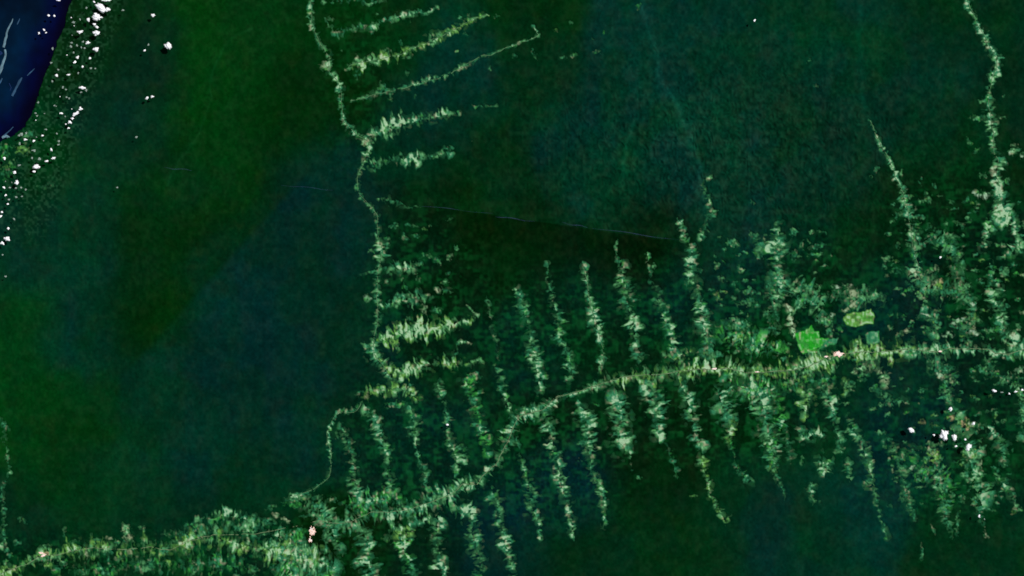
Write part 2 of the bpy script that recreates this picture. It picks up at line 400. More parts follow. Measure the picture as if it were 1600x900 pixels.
strip('thick cleared strip sloping gently up right, level with the bright road bend', [(578,212,6,.8),(600,204,10,.9),(610,198,12,1),(640,194,9,.9),(660,188,9,.85),(690,181,7,.8),(715,177,4,.7)],'n',2.6,.3,G1)
strip('faint broken tail of lots far right of the thick strip', [(738,166,3,.5),(752,165,3,.5),(776,167,3,.55)],'n',3,.4,G1)
strip('short fluffy cleared strip just below the bright bend', [(580,262,8,.6),(592,257,10,.65),(605,252,4,.4),(622,248,8,.8),(645,247,9,.9),(668,244,6,.8),(690,243,5,.8),(702,239,4,.6)],'n',2.8,.32,G1)
strip('small upper fork of the short fluffy cleared strip', [(672,238,2.5,.7),(685,233,3.5,.8),(706,231,2.5,.5)],'n',3,.35,G1)
strip('weak cleared strip below the road S-curve, ending in a thin pale tip', [(592,310,5,.5),(607,312,8,.6),(620,316,6,.7),(635,321,5,.5),(656,323,2.5,.6)],'n',3,.38,G1)
for (x,y,rx,ry,an,tn,hu) in [(616,352,6,4,0,.7,'n'),(632,372,7,3,0,.6,'t'),(632,370,3,4,0,.7,'n'),(650,369,5,2,0,.6,'n'),(643,352,9,2,4,.45,'n'),(606,373,4,3,0,.7,'n'),(663,398,3,3,0,.8,'n'),(657,410,7,6,0,.6,'n'),(683,407,6,4,20,.75,'n'),(671,399,5,3,0,.6,'t'),(702,401,4,5,0,.8,'p'),(713,387,2.5,3,0,.6,'n'),(673,352,2.5,2.5,0,.45,'n'),(578,393,3,3,0,.6,'t'),(652,437,5,6,0,.4,'n'),(702,343,4,2,0,.4,'n')]:
    blob(x,y,rx,ry,an,tn,hu,None,'scattered lots east of the lower winding road')
strip('blue-green brush-like cluster of lots east of the lower winding road', [(613,424,8,.5),(622,420,13,.75),(634,421,12,.95),(645,420,9,.6)],'t',2.2,.3,G1)
strip('upper cleared strip of the lower winding road, starting at the pale rounded knob', [(590,477,5,.8),(605,476,4,.7),(620,472,9,.7),(640,468,10,.75),(655,464,9,.85),(670,462,6,.6)],'t',2.6,.3,G1)
strip('small curl of lots right of the upper lower-road strip', [(684,454,5,.75),(692,452,5,.7),(704,456,5,.55)],'n',2.6,.3,G1)
strip('faint thin row of lots between two strips of the lower winding road', [(676,484,3,.6),(684,481,4,.7),(700,486,3,.5),(716,490,3,.4)],'n',2.6,.3,G1)
blob(663,484,3.5,6,0,.85,'p',None,G1)
strip('brightest cleared strip east of the lower winding road, thick and pale', [(592,533,6,.7),(604,528,10,.8),(613,526,15,.95),(628,520,11,1),(650,516,12,1.05),(672,514,12,1.05),(690,510,12,1.05),(710,506,11,1),(716,503,4,.6),(732,500,6,.8),(741,497,3,.7)],'y',2.6,.25,G1,bias=.08)
blob(617,535,5,11,-28,.9,'y',None,G1)
blob(638,498,3,5,0,.5,'n',None,G1)
strip('thin hooked tip at the right end of the brightest strip', [(733,478,1.6,.5),(741,486,2.5,.6),(745,492,3,.8)],'p',3,.25,G1)
strip('fork-shaped lot between the two lowest east-going strips', [(713,552,3,.6),(714,540,5,.7),(718,533,3,.8),(735,535,2,.7)],'n',3,.25,G1)
strip('lowest east-going cleared strip, yellowish, from the winding road foot to the green lots', [(596,562,5,.8),(610,576,8,.95),(625,579,8,.85),(650,576,10,.85),(672,568,10,.8),(690,569,8,.7),(703,566,10,.85),(715,568,9,.85),(730,570,7,.7),(745,564,5,.5),(752,568,4,.5)],'y',2.8,.28,G1)
blob(738,590,13,8,-20,.85,'g','bright green cluster of lots at the end of the lowest east-going strip',G1)
# --- west loop road
G2 = 'clearings on the western loop road'
strip('ragged yellowish clearing forming the top of the western loop', [(566,620,5,.6),(575,618,9,.7),(592,614,9,.9),(606,613,9,.75),(618,606,9,.8),(640,612,9,.8),(650,622,8,.75)],'y',2.6,.3,G2)
blob(619,632,16,5,-4,.85,'g','flat green lot under the top of the western loop',G2)
strip('thin pale loop road clearing bulging west into the dark forest', [(565,630,4,.5),(556,643,5,.7),(546,646,4,.5),(533,642,3,.6),(523,650,2,.6),(512,672,2.5,.75),(512,690,2.5,.8),(517,705,3,.7),(518,727,2.5,.6),(514,745,2.5,.65),(500,757,1.6,.8),(487,766,1.6,.9),(470,773,2,1),(456,776,3.5,1.05)],'n',2.6,.22,G2,True,bias=.12)
strip('ragged inner lots inside the western loop', [(524,688,5,.5),(530,680,6,.5),(538,676,7,.55),(548,690,5,.4)],'n',2.6,.34,G2)
# --- strips between the loop and the main highway
G3 = 'north-south cleared strips north of the lower highway'
strip('blue-green cleared strip just inside the western loop', [(535,668,6,.6),(541,685,7,.7),(548,705,9,.7),(552,727,8,.65),(552,745,7,.6),(560,775,10,.75),(560,790,8,.6)],'t',2.8,.32,G3)
strip('second cleared strip east of the western loop, reaching the highway band', [(576,640,8,.65),(585,655,9,.75),(594,672,8,.85),(597,690,6,.75),(601,705,8,.75),(608,717,9,.7),(604,735,4,.5),(608,745,8,.85),(611,765,9,.75)],'n',2.8,.3,G3)
strip('third cleared strip east of the western loop, thin and wavy', [(642,642,6,.55),(646,655,8,.75),(648,672,8,.75),(652,688,6,.85),(651,703,3,.7),(655,718,4,.7),(662,732,5,.75),(665,745,6,.75),(668,765,8,.75)],'n',2.8,.3,G3)
strip('fourth cleared strip east of the western loop, with a tiny white dot in it', [(684,600,7,.8),(688,618,8,.75),(695,630,5,.6),(698,650,6,.7),(700,672,5,.85),(703,695,8,.8),(712,705,9,.8),(715,720,9,.75),(711,737,5,.75)],'t',2.8,.28,G3)
strip('fifth and greenest cleared strip, leaning right down to the highway', [(730,598,13,.75),(737,615,12,.75),(740,632,11,.8),(747,650,8,.75),(750,668,8,.8),(756,690,9,.8),(762,708,7,.7)],'g',2.8,.25,G3,bias=.05)
blob(723,713,9,2.4,0,.6,'n',None,G3)
strip('thin broken strip of bluish lots dropping to the highway junction', [(760,466,2.5,.4),(764,485,3,.5),(768,505,5,.45),(772,520,5,.5),(778,540,5,.5),(777,570,6,.5),(780,588,6,.6),(782,605,8,.75),(785,613,5,.7),(792,627,3,.8),(797,640,4,.8)],'t',2.8,.36,G3)
# --- strips north of the highway
G4 = 'north-south cleared strips on the north side of the highway'
strip('first strong strip north of the highway, hooked at its top', [(801,452,1.5,.9),(808,450,3,.9),(814,460,7,.75),(817,480,8,.75),(822,495,7,.8),(828,520,7,.8),(831,540,9,.85),(836,560,9,.9),(838,575,9,.9),(842,590,8,.75),(843,612,6,.75)],'n',2.8,.32,G4)
strip('second strip north of the highway, topped by a small pale patch', [(855,412,3.5,.95),(856,422,5,.8),(858,436,5,.5),(862,455,6,.5),(866,475,9,.6),(871,500,8,.6),(872,525,8,.8),(880,537,6,.7),(890,550,9,.7),(893,575,9,.6),(888,592,7,.6)],'t',2.8,.34,G4)
strip('third and thinnest strip north of the highway, a sharp pale line', [(912,418,6,.85),(913,424,5,.85),(917,440,2.5,.85),(918,458,3,.9),(923,475,7,.85),(928,492,7,.85),(933,510,8,1),(937,528,4,.8),(943,545,3.5,.75),(944,562,5,.7),(936,575,6,.7)],'n',2.8,.27,G4,True,bias=.06)
strip('fourth and broadest strip north of the highway', [(964,375,3,.4),(962,385,3,.4),(964,410,5,.8),(973,416,8,.85),(970,430,6,.8),(977,446,10,.85),(981,462,12,.9),(981,480,13,.9),(987,498,9,.85),(992,512,10,.9),(993,530,10,.85),(997,545,8,.7),(1001,560,11,.75)],'n',2.8,.28,G4,bias=.04)
strip('fifth strip north of the highway, starting as two loose dots', [(1010,400,3.5,.8),(1012,408,3,.7),(1017,425,3,.5),(1016,440,4,.5),(1028,458,6,.75),(1030,475,7,.75),(1037,495,7,.7),(1043,510,9,.85),(1050,525,10,.8),(1048,545,10,.6)],'n',2.8,.34,G4)
blob(1022,415,3.5,3,0,.9,'p',None,G4)
strip('sixth strip north of the highway, starting farthest up and running long', [(1060,342,3,.7),(1066,357,6,.85),(1070,372,6,.8),(1078,385,8,.85),(1082,402,8,.75),(1080,420,10,.8),(1075,440,7,.75),(1088,440,10,.75),(1090,460,10,.75),(1096,480,9,.85),(1100,502,11,.85),(1098,518,11,.85),(1110,540,12,.6)],'n',2.8,.28,G4,bias=.03)
strip('faint teal strip above the seventh column, below a bright mint dash', [(1098,280,3,.5),(1100,295,5,.6),(1107,315,5,.75),(1110,335,7,.6),(1104,350,6,.45),(1097,370,5,.6)],'t',2.8,.3,G4)
blob(1108,278,6,3,-30,.95,'n','small bright mint dash standing alone in the teal forest',G4,rag=.4)
blob(1176,315,3,5,0,.5,'n',None,G4)
strip('broad pale strip right of centre, its head a ragged star', [(1215,352,6,.8),(1215,372,13,.95),(1213,390,18,1.1),(1218,405,11,.9),(1216,420,10,.8),(1222,440,11,.8),(1217,460,12,.75),(1210,480,7,.6),(1216,500,8,.6),(1212,520,9,.5)],'n',2.8,.28,G4,bias=.04)
for (x,y,rx,ry,an,tn,hu) in [(1145,380,9,6,20,.9,'n'),(1178,370,8,7,0,.65,'n'),(1190,382,10,6,0,.7,'n'),(1188,402,4,4,0,.8,'n'),(1240,361,7,4,0,.8,'n'),(1252,382,3,8,20,.6,'t'),(1240,398,5,8,0,.6,'n'),(1276,385,11,3,-14,.85,'n'),(1275,397,9,2.4,0,.8,'n'),(1155,420,5,7,0,.5,'n'),(1120,415,6,5,0,.7,'n'),(1128,436,7,3.5,10,.75,'n'),(1158,420,5,4,30,.8,'n'),(1121,462,4,8,-30,.85,'y'),(1172,455,8,6,-20,.75,'n'),(1168,472,11,6,0,.75,'n'),(1146,466,5,4,0,.6,'n'),(1148,443,5,7,0,.5,'n'),(1155,507,16,9,10,.95,'n'),(1153,528,16,7,-10,.95,'y'),(1170,545,10,9,0,.65,'y'),(1150,500,16,9,0,.5,'t'),(1198,465,5,4,0,.6,'t'),(1197,490,6,4,0,.6,'t'),(1105,553,10,5,0,.6,'y'),(1123,553,8,4,25,.75,'n'),(1260,448,16,5,-10,.65,'n'),(1254,467,12,8,0,.8,'g'),(1283,471,7,8,0,.7,'n'),(1276,448,5,3,0,.6,'n'),(1305,448,5,2,0,.9,'w'),(1325,446,6,2,0,.9,'w'),(1333,460,9,11,0,.8,'p'),(1333,477,8,9,0,.85,'p'),(1321,484,4,2,-10,1.1,'p'),(1290,502,12,8,0,.85,'n'),(1300,492,3,3,0,1.1,'w'),(1350,455,14,8,0,.6,'t'),(1365,464,12,6,10,.7,'n'),(1296,520,5,9,0,.75,'n'),(1308,455,7,4,0,.6,'n'),(1202,500,5,8,0,.6,'t'),(1205,515,8,7,0,.55,'t'),(1312,515,6,6,0,.6,'g')]:
    blob(x,y,rx,ry,an,tn,hu,None,'scattered lots north of the highway, right of centre')
strip('narrow yellowish-pink upright lot left of the vivid green field', [(1228,478,4,.7),(1234,492,6,.9),(1240,508,6,.9),(1240,522,6,.8)],'p',3.5,.25,G4,bias=.05)
def poly(P, tone, hue, label, group, name, cat, tex=.5):
    seed = 3000 + 5 * len(THINGS)
    sl = window(P, 6); X, Y = PX[sl], PY[sl]
    wx = X + 2.2 * (vnoise(X / 3.5, Y / 3.5, seed) - .5); wy = Y + 2.2 * (vnoise(X / 3.5, Y / 3.5, seed + 1) - .5)
    ins = np.zeros(X.shape, bool)
    for (x1, y1), (x2, y2) in zip(P, P[1:] + P[:1]):
        if y1 != y2: ins ^= ((y1 > wy) != (y2 > wy)) & (wx < (x2 - x1) * (wy - y1) / (y2 - y1) + x1)
    _, d, _, _ = seg_ts(wx, wy, [(*p, 0) for p in P + P[:1]])
    d = np.where(ins, np.abs(d), -np.abs(d))
    e = 1 / (1 + np.exp(-d / 0.6))
    tt = 0.5 * vnoise(X / 2.4, Y / 5.5, seed + 2) + 0.5 * vnoise(X / 6, Y / 4, seed + 3)
    D = e * tone * (1 - tex * .6 + tex * 1.1 * sm(.2, .8, tt) + 0.18 * np.exp(-((d - 1.5) / 1.6) ** 2))
    put(sl, D.astype(np.float32), colour(D, hue, X, Y, seed, FR[sl]), name, label, cat, group)
GF = 'large bright fields'
poly([(1241,521),(1260,515),(1268,508),(1272,517),(1280,518),(1281,528),(1296,529),(1284,541),(1254,554),(1247,541)], 1.0, 'G', 'vivid green angular field just above the highway, the greenest spot in the picture', GF, 'green_field', 'field', .35)
poly([(1283,530),(1311,528),(1306,537),(1288,543),(1276,549),(1282,540)], .85, 'g', 'dull green tapering tail at the east end of the vivid green field', GF, 'green_field', 'field')
poly([(1317,497),(1324,489),(1342,488),(1361,483),(1366,494),(1365,506),(1352,506),(1337,512),(1321,506)], 1.0, 'f', 'yellow-green angular field with pale edges, upper right of the vivid green one', GF, 'green_field', 'field', .7)
poly([(1351,523),(1358,518),(1373,517),(1375,536),(1356,539)], .95, 'n', 'pale green square field on the highway verge below the yellow-green field', GF, 'green_field', 'field')
# --- the eastern columns
G5 = 'long cleared strips in the north-east'
strip('thin pale strip beginning alone in forest, fourth-fifths across, slanting down right', [(1358,187,2,.6),(1364,200,2,.8),(1370,215,2.5,.9),(1378,229,4,.95),(1387,246,3.5,.95),(1392,258,3,.85),(1399,275,4,.9),(1405,289,5,.95),(1412,300,7,.6),(1414,318,6,.55),(1418,326,8,.7),(1420,345,7,.7),(1424,362,6,.8),(1427,385,8,.95),(1430,400,6,.6),(1436,415,6,.75),(1432,428,12,.9),(1440,440,10,.7)],'n',3,.24,G5,True,bias=.1)
strip('second thin track right beside the slanting strip, lower half only', [(1433,360,2,.7),(1436,380,3,.7),(1437,400,3,.75),(1436,415,3,.7)],'n',3,.25,G5)
strip('easternmost strip, upper part, from the top edge down to the mint-coloured lots', [(1480,-100,4,.5),(1500,-30,4,.6),(1512,2,6,.7),(1517,15,5,.6),(1522,25,3,.7),(1528,40,4,.85),(1538,55,7,.85),(1542,67,6,1.05),(1549,80,4,.95),(1556,89,8,1.05),(1558,105,6,.8),(1550,120,5,.85),(1548,135,4,.75),(1545,150,4,.8)],'n',2.8,.24,G5,True,bias=.08)
strip('easternmost strip, broad mint middle part', [(1544,152,5,.8),(1545,165,10,.9),(1547,182,11,1),(1549,196,7,.85),(1553,212,6,.75),(1552,235,7,.7),(1560,250,10,.85),(1557,268,7,.8),(1560,290,7,.95),(1559,300,6,.9)],'t',2.8,.22,G5,True,bias=.1)
strip('easternmost strip, lower part, a bright wedge with a thin tail reaching the right side', [(1559,300,8,.9),(1564,320,15,1.15),(1570,338,17,1.15),(1580,340,12,.9),(1586,345,8,.85),(1588,362,7,.85),(1592,380,9,.95),(1582,393,12,.85),(1566,398,9,.8)],'n',2.8,.2,G5,bias=.1)
blob(1527,184,12,4,0,.9,'t',None,G5)
blob(1535,158,6,4,0,.9,'n',None,G5)
strip('small pinkish row of three specks left of the bright wedge', [(1527,303,4,1.0),(1536,304,5,.9),(1544,303,4,.95)],'w',2.4,.2,G5)
strip('broken column of lots below the bright wedge', [(1555,340,4,.6),(1549,355,7,.8),(1545,365,8,.75),(1541,378,4,.85),(1538,388,6,.85)],'n',2.8,.25,G5)
strip('ragged column of lots near the right edge, ending above the highway', [(1545,412,4,.9),(1549,425,3,.85),(1550,440,5,.7),(1558,440,9,.7),(1553,455,11,.75),(1556,468,10,.85),(1562,485,9,.7),(1567,500,9,.8),(1566,512,10,.7)],'n',2.8,.3,G5)
strip('hooked lots hanging between that column and the highway', [(1560,515,12,.7),(1575,525,6,.6),(1583,530,8,.85),(1580,545,6,.75),(1592,548,8,.7)],'t',2.8,.3,G5)
for (x,y,rx,ry,an,tn,hu) in [(1438,463,8,8,0,.95,'p'),(1425,450,5,4,-30,.85,'n'),(1432,433,13,6,-15,.85,'p'),(1458,421,10,5,-20,.85,'p'),(1445,452,7,7,0,.8,'y'),(1468,444,5,8,35,.98,'b'),(1461,440,5,3,0,.8,'p'),(1455,455,10,5,0,.8,'n'),(1484,456,16,5,-6,.85,'g'),(1503,448,11,9,0,.8,'n'),(1500,435,8,4,0,.6,'t'),(1386,405,6,4,-30,1.0,'p'),(1381,416,3,5,0,.8,'n'),(1400,420,10,4,-10,.45,'t'),(1485,370,11,3.5,0,.85,'n'),(1472,382,12,4,-12,.8,'n'),(1460,369,5,3,0,.75,'n'),(1495,396,7,5,0,.95,'n'),(1502,412,5,5,-40,.75,'n'),(1491,420,4,6,0,.75,'n'),(1484,405,4,6,-20,.6,'y'),(1453,354,5,4,0,.6,'n'),(1465,362,4,3,0,.6,'n'),(1433,350,4,3,0,.85,'n'),(1428,340,7,3,-20,.8,'n'),(1393,347,4,3,0,.85,'n'),(1388,366,4,3,0,.85,'n'),(1403,337,8,5,-40,.6,'n'),(1450,310,5,8,-10,.65,'t'),(1462,291,3,3,0,.6,'n'),(1438,285,3,4,0,.6,'n'),(1402,384,4,4,0,.5,'t'),(1557,383,4,3,0,.85,'n'),(1537,361,5,3,0,.7,'n'),(1582,414,6,3,0,.85,'n'),(1598,352,5,5,0,.75,'p'),(1500,350,8,2,15,.4,'n'),(1503,355,3,3,0,.55,'n'),(1570,425,9,7,0,.7,'t'),(1599,430,5,5,-30,.8,'p'),(1514,465,6,5,0,.7,'n'),(1520,476,6,4,0,.95,'w'),(1446,480,6,6,0,.85,'t'),(1447,492,7,2.5,0,.9,'w'),(1461,498,7,7,0,.85,'n'),(1463,510,7,4,-10,.85,'n'),(1450,513,4,3,0,.6,'n'),(1462,486,6,3,0,.6,'t'),(1496,502,9,2.8,-12,.95,'w'),(1508,499,4,4,0,.8,'n'),(1500,511,10,4,0,.8,'n'),(1522,498,8,10,-25,.65,'y'),(1517,510,9,8,0,.6,'t'),(1481,523,8,3.5,-8,.95,'w'),(1523,520,8,3,0,.95,'w'),(1416,517,9,3,-22,.85,'p'),(1393,511,5,3,-30,.6,'p'),(1403,493,3,4,0,.5,'t'),(1404,526,5,5,0,.55,'t'),(1448,518,6,5,0,.6,'g'),(1548,516,7,4,0,.8,'n'),(1563,515,9,5,0,.75,'g'),(1568,531,3,3,0,1,'p'),(1516,536,5,4,0,.75,'t'),(1598,489,5,4,-40,.7,'p'),(1590,512,6,5,0,.6,'t'),(1585,235,9,3,-10,.95,'n'),(1580,238,5,4,0,1.0,'w'),(1586,227,5,4,0,.8,'p'),(1598,242,4,4,0,.85,'w'),(1567,183,4,3,0,.8,'n'),(1569,150,3,3,0,.5,'n'),(1514,222,3,6,-35,.85,'n'),(1525,236,5,3,-20,.6,'n'),(1537,274,5,5,0,.65,'t'),(1574,282,4,5,0,.7,'n'),(1408,271,4,4,0,.95,'n'),(1369,265,4,6,25,.7,'t'),(1361,277,3,3,0,.5,'n'),(1440,278,3,3,0,.5,'n'),(1460,290,3,3,0,.6,'n'),(1264,94,2.5,2.5,0,.6,'n'),(1273,134,2.5,2,0,.5,'n'),(880,90,4,1.8,0,1,'n'),(896,87,3.5,1.5,-10,1,'n'),(868,47,4,4,0,.55,'y'),(892,36,3,3,0,.45,'n'),(944,51,2.5,3,0,.6,'g'),(933,80,7,3,-10,.5,'n'),(925,60,4,3,0,.35,'n'),(996,11,3.5,4,0,.55,'g'),(835,85,2,8,-30,.5,'t'),(804,88,5,3,0,.55,'n'),(765,107,2,4,0,.6,'n'),(776,25,4,2,0,.5,'t'),(735,221,4,3,0,.4,'n'),(626,67,3,4,0,.7,'n'),(637,115,3,6,0,.5,'t'),(597,135,5,6,0,.6,'n'),(648,152,3,4,0,.6,'t'),(610,150,3,5,0,.7,'n')]:
    blob(x,y,rx,ry,an,tn,hu,None,'scattered small lots in the east and north')
# --- the east-west highway band
HWB = 'clearings along the east-west highway'
B0 = [(-100,905,8,.8),(0,897,9,.9),(20,888,9,.85),(45,880,7,.75),(66,868,7,.9)]
B1 = [(66,866,10,.9),(90,868,12,.9),(115,860,13,.75),(145,856,13,.7),(170,858,13,.6),(200,858,13,.55),(235,855,14,.65),(265,860,13,.7),(290,848,13,.7)]
B2 = [(290,845,16,.75),(315,838,16,.85),(343,842,17,.95),(370,850,14,.85),(400,856,15,.85),(430,862,16,.85),(460,868,16,.7),(500,868,16,.6)]
B3 = [(500,812,9,.6),(520,818,10,.75),(550,815,16,.8),(580,800,14,.75),(610,800,18,.75),(640,796,16,.8),(670,785,16,.85),(700,775,14,.8),(715,765,9,.6)]
B4 = [(712,765,9,.6),(722,755,9,.85),(745,757,9,.75),(757,740,5,.8),(775,725,8,.8),(785,705,9,.8),(797,682,12,.95),(802,665,8,.8),(812,650,8,.85),(830,645,10,.9),(850,640,9,.95),(870,620,5,.7),(900,613,4,.9),(920,606,5,.75),(940,600,10,.7)]
B5 = [(940,598,12,.7),(970,590,13,.8),(1000,586,13,.75),(1030,585,15,.75),(1060,580,15,.8),(1090,577,12,.85),(1112,577,9,1.05),(1135,575,12,.9),(1165,582,14,.8),(1190,582,10,.7)]
B6 = [(1190,582,9,.7),(1215,580,9,.9),(1240,578,16,.85),(1265,572,20,.85),(1290,560,16,.9),(1310,553,9,.9),(1340,550,14,.8),(1370,550,15,.8),(1400,548,15,.75),(1425,545,12,.7)]
B7 = [(1425,547,9,.7),(1445,548,10,.65),(1463,550,20,.85),(1485,545,10,.8),(1500,545,6,.6),(1525,545,7,.8),(1545,546,8,.8),(1555,552,6,.9),(1575,554,6,.95),(1595,547,9,.95),(1640,540,9,.9),(1700,535,9,.8)]
strip('yellowish-green highway clearing in the bottom left corner', B0,'y',2.6,.18,HWB,True,bias=.12)
strip('ragged fringe of cleared lots along the bottom, right of the corner settlement', B1,'y',2.6,.33,HWB)
strip('broad mottled clearing along the bottom left band, middle stretch', B2,'y',2.6,.28,HWB,bias=.02)
strip('dense barbed clearing along the highway below the four northern strips', B3,'n',2.6,.28,HWB,bias=.02)
strip('highway clearing climbing steeply to the right at the junction', B4,'n',2.6,.26,HWB,True,bias=.05)
strip('yellow-green barbed highway clearing at centre right', B5,'y',2.6,.26,HWB,True,bias=.06)
strip('orange-tinged barbed highway clearing around the whitest settlement', B6,'y',2.6,.26,HWB,True,bias=.05)
strip('highway clearing thinning out to the right edge', B7,'n',2.6,.26,HWB,True,bias=.05)
strip('upper ragged row of pale lots above the bottom left band', [(300,818,5,.6),(325,810,7,.75),(337,808,8,.75),(360,806,9,.85),(385,812,9,.8),(402,812,11,.75),(422,817,9,.6)],'n',2.6,.27,HWB,bias=.04)
strip('mottled pasture block right of the bottom left band, under the pink settlement', [(440,866,10,.65),(460,876,24,.7),(490,880,26,.75),(520,885,14,.7)],'t',2.4,.25,HWB,bias=.03)
strip('second row of the mottled pasture block at the bottom edge', [(425,885,9,.6),(450,897,14,.7),(490,905,20,.75),(520,900,14,.7)],'g',2.4,.25,HWB,bias=.03)
strip('dim mottled green ground under the bottom left fringe, touching the bottom edge', [(90,890,10,.4),(150,888,14,.5),(210,882,16,.6),(270,882,14,.5),(330,882,14,.5),(400,888,16,.55)],'g',2.6,.42,HWB,bias=.03)
strip('dim mottled green ground between the two ragged rows of the bottom left band', [(255,838,9,.5),(300,832,12,.55),(350,826,12,.5),(400,832,14,.55),(440,840,12,.6),(465,855,12,.6)],'t',2.6,.4,HWB,bias=.03)
strip('dim green ragged ground right of the pink settlement, under the loop road', [(470,790,10,.6),(500,800,16,.65),(520,830,14,.6),(530,860,10,.5)],'t',2.6,.3,HWB,bias=.03)
strip('dim green ground filling the bend between loop road foot and highway', [(540,790,12,.6),(580,785,14,.6),(620,780,14,.6)],'g',2.6,.32,HWB)
strip('diffuse green ground north of the highway around the terraced lots', [(1105,530,14,.5),(1135,515,20,.55),(1150,540,20,.6),(1190,540,16,.6),(1215,548,14,.6)],'g',2.6,.3,G4,bias=.03)
strip('diffuse blue-green ground between the star-shaped strip and the vivid field', [(1225,440,16,.5),(1240,455,18,.55),(1265,470,18,.6),(1285,485,14,.5)],'t',2.6,.3,G4,bias=.02)
strip('diffuse green ground around the pinkish plot above the yellow-green field', [(1300,455,12,.5),(1320,465,18,.6),(1345,470,16,.6),(1370,470,10,.5)],'t',2.6,.3,G4,bias=.02)
strip('diffuse green ground around the paired flat plots in the east', [(1445,360,10,.45),(1465,378,16,.5),(1490,385,18,.55),(1500,410,14,.5)],'t',2.6,.33,G5)
strip('diffuse green ground under the curved green plots in the east', [(1440,440,12,.6),(1470,450,18,.65),(1500,455,18,.65),(1520,480,14,.55),(1515,510,16,.6)],'n',2.6,.3,G5,bias=.02)
strip('diffuse green ground around the teal crown-shaped plot', [(1440,480,10,.5),(1455,495,14,.6),(1460,520,12,.55)],'t',2.6,.3,G5)
strip('diffuse green ground at the head of the widest southern strip', [(1140,600,14,.6),(1165,605,16,.6),(1225,605,18,.6),(1250,598,14,.65),(1290,590,14,.6)],'g',2.6,.28,HWB,bias=.03)
strip('diffuse green ground between the tan plots and the lower right thin plots', [(1430,725,14,.45),(1450,735,18,.55),(1475,755,18,.55),(1480,790,12,.45)],'g',2.6,.33,HWB)
strip('diffuse green ground right of the tan plots in the lower right', [(1500,690,14,.5),(1515,715,16,.6),(1520,745,16,.6),(1530,775,12,.5)],'n',2.6,.32,HWB)
strip('diffuse dim strip left of the right edge, under the highway', [(1470,575,14,.6),(1480,600,12,.55),(1485,625,9,.6),(1495,650,10,.6)],'n',2.6,.3,HWB)
strip('dim broken strip dropping from the highway near the right edge', [(1540,560,8,.5),(1548,580,9,.55),(1570,595,10,.5),(1592,600,9,.6),(1596,640,8,.6),(1598,680,6,.5)],'n',2.6,.34,HWB)
strip('dim green strip far below the ladder of lots, right of centre', [(1225,660,9,.5),(1232,690,8,.5),(1238,720,7,.4)],'t',2.6,.34,HWB)
for (x,y,rx,ry,an,tn,hu) in [(197,829,7,10,-15,1.05,'p'),(203,841,5,9,0,.9,'p'),(78,860,9,8,0,.85,'p'),(72,864,8,4,-20,1.0,'b'),(70,868,14,9,0,.75,'t'),(76,884,8,7,0,.8,'y'),(33,809,6,3,-10,.7,'n'),(37,815,4,6,-30,.7,'n'),(100,832,3,8,12,.5,'n'),(112,843,9,2,8,.55,'n'),(122,855,4,8,0,.8,'y'),(136,865,3,8,-12,.9,'p'),(98,878,6,6,0,.9,'n'),(152,845,8,4,-20,.5,'t'),(170,840,6,2,0,.6,'n'),(170,860,5,9,25,.65,'n'),(223,826,5,4,0,.6,'n'),(224,845,3,8,0,.75,'n'),(238,862,5,7,-10,.9,'y'),(258,860,10,7,0,.8,'n'),(263,879,5,5,0,.9,'y'),(219,877,14,4,0,.7,'n'),(224,888,15,6,0,.75,'n'),(186,872,6,5,0,.7,'t'),(130,893,9,4,0,.6,'t'),(292,820,3,5,0,.8,'n'),(338,872,9,6,0,.85,'g'),(340,884,5,5,0,.75,'t'),(440,834,9,8,0,.85,'y'),(432,805,6,4,10,.85,'p'),(446,812,5,4,25,1.0,'p'),(423,792,7,3,-12,.95,'n'),(466,776,18,7,-10,.8,'n'),(458,788,14,7,0,.75,'g'),(494,776,6,4,0,.8,'n'),(497,793,12,5,35,.85,'n'),(480,805,9,4,-15,.75,'n'),(518,780,8,5,0,.7,'n'),(522,815,4,8,0,.8,'n'),(466,838,10,14,20,.8,'g'),(510,838,8,10,0,.65,'t'),(500,818,8,3,0,.8,'p'),(428,850,9,8,0,.9,'n'),(388,848,4,6,0,.9,'p'),(300,895,4,9,25,.8,'w'),(303,880,4,2,0,.85,'p'),(15,868,4,5,0,.75,'g'),(8,845,4,6,0,.9,'n'),(10,860,5,4,0,.85,'n'),(8,880,3,7,0,.8,'t'),(395,890,6,8,0,.6,'n'),(370,900,8,4,0,.7,'n')]:
    blob(x,y,rx,ry,an,tn,hu,None,'small lots of the bottom left band')
strip('faint ragged clearing line down the left edge', [(3,655,4,.4),(10,670,5,.5),(8,690,5,.4),(14,738,3,.6),(12,745,3,.7),(3,765,4,.6),(3,778,4,.65),(4,800,3,.5),(6,830,4,.7),(6,855,5,.8)],'t',2.8,.3,'cleared strips on the left edge')
strip('junction fan of pale lots just above the steep part of the highway', [(792,633,3,.8),(800,645,5,.8),(806,655,7,.7),(816,640,5,.5)],'n',2.6,.28,HWB)
strip('pale dashes parallel to the highway just north of it', [(1037,555,4,.6),(1050,560,5,.8),(1062,556,7,.9),(1080,548,5,.7)],'y',2.6,.3,HWB)
strip('mint terraced lot beside the highway near the five lower columns', [(655,818,4,.7),(670,811,5,.8),(690,808,6,.7),(698,808,4,.6)],'t',2.8,.24,HWB)
strip('yellow-green bulb under the barbed highway clearing', [(604,838,7,.6),(620,836,10,.7),(640,832,10,.8)],'y',2.8,.24,HWB)
strip('pale wedge of lots south-east of the whitest settlement', [(1336,578,4,.8),(1350,574,6,.95),(1365,572,8,.95),(1378,582,7,.85),(1384,598,7,.7)],'p',3,.2,HWB,bias=.08)
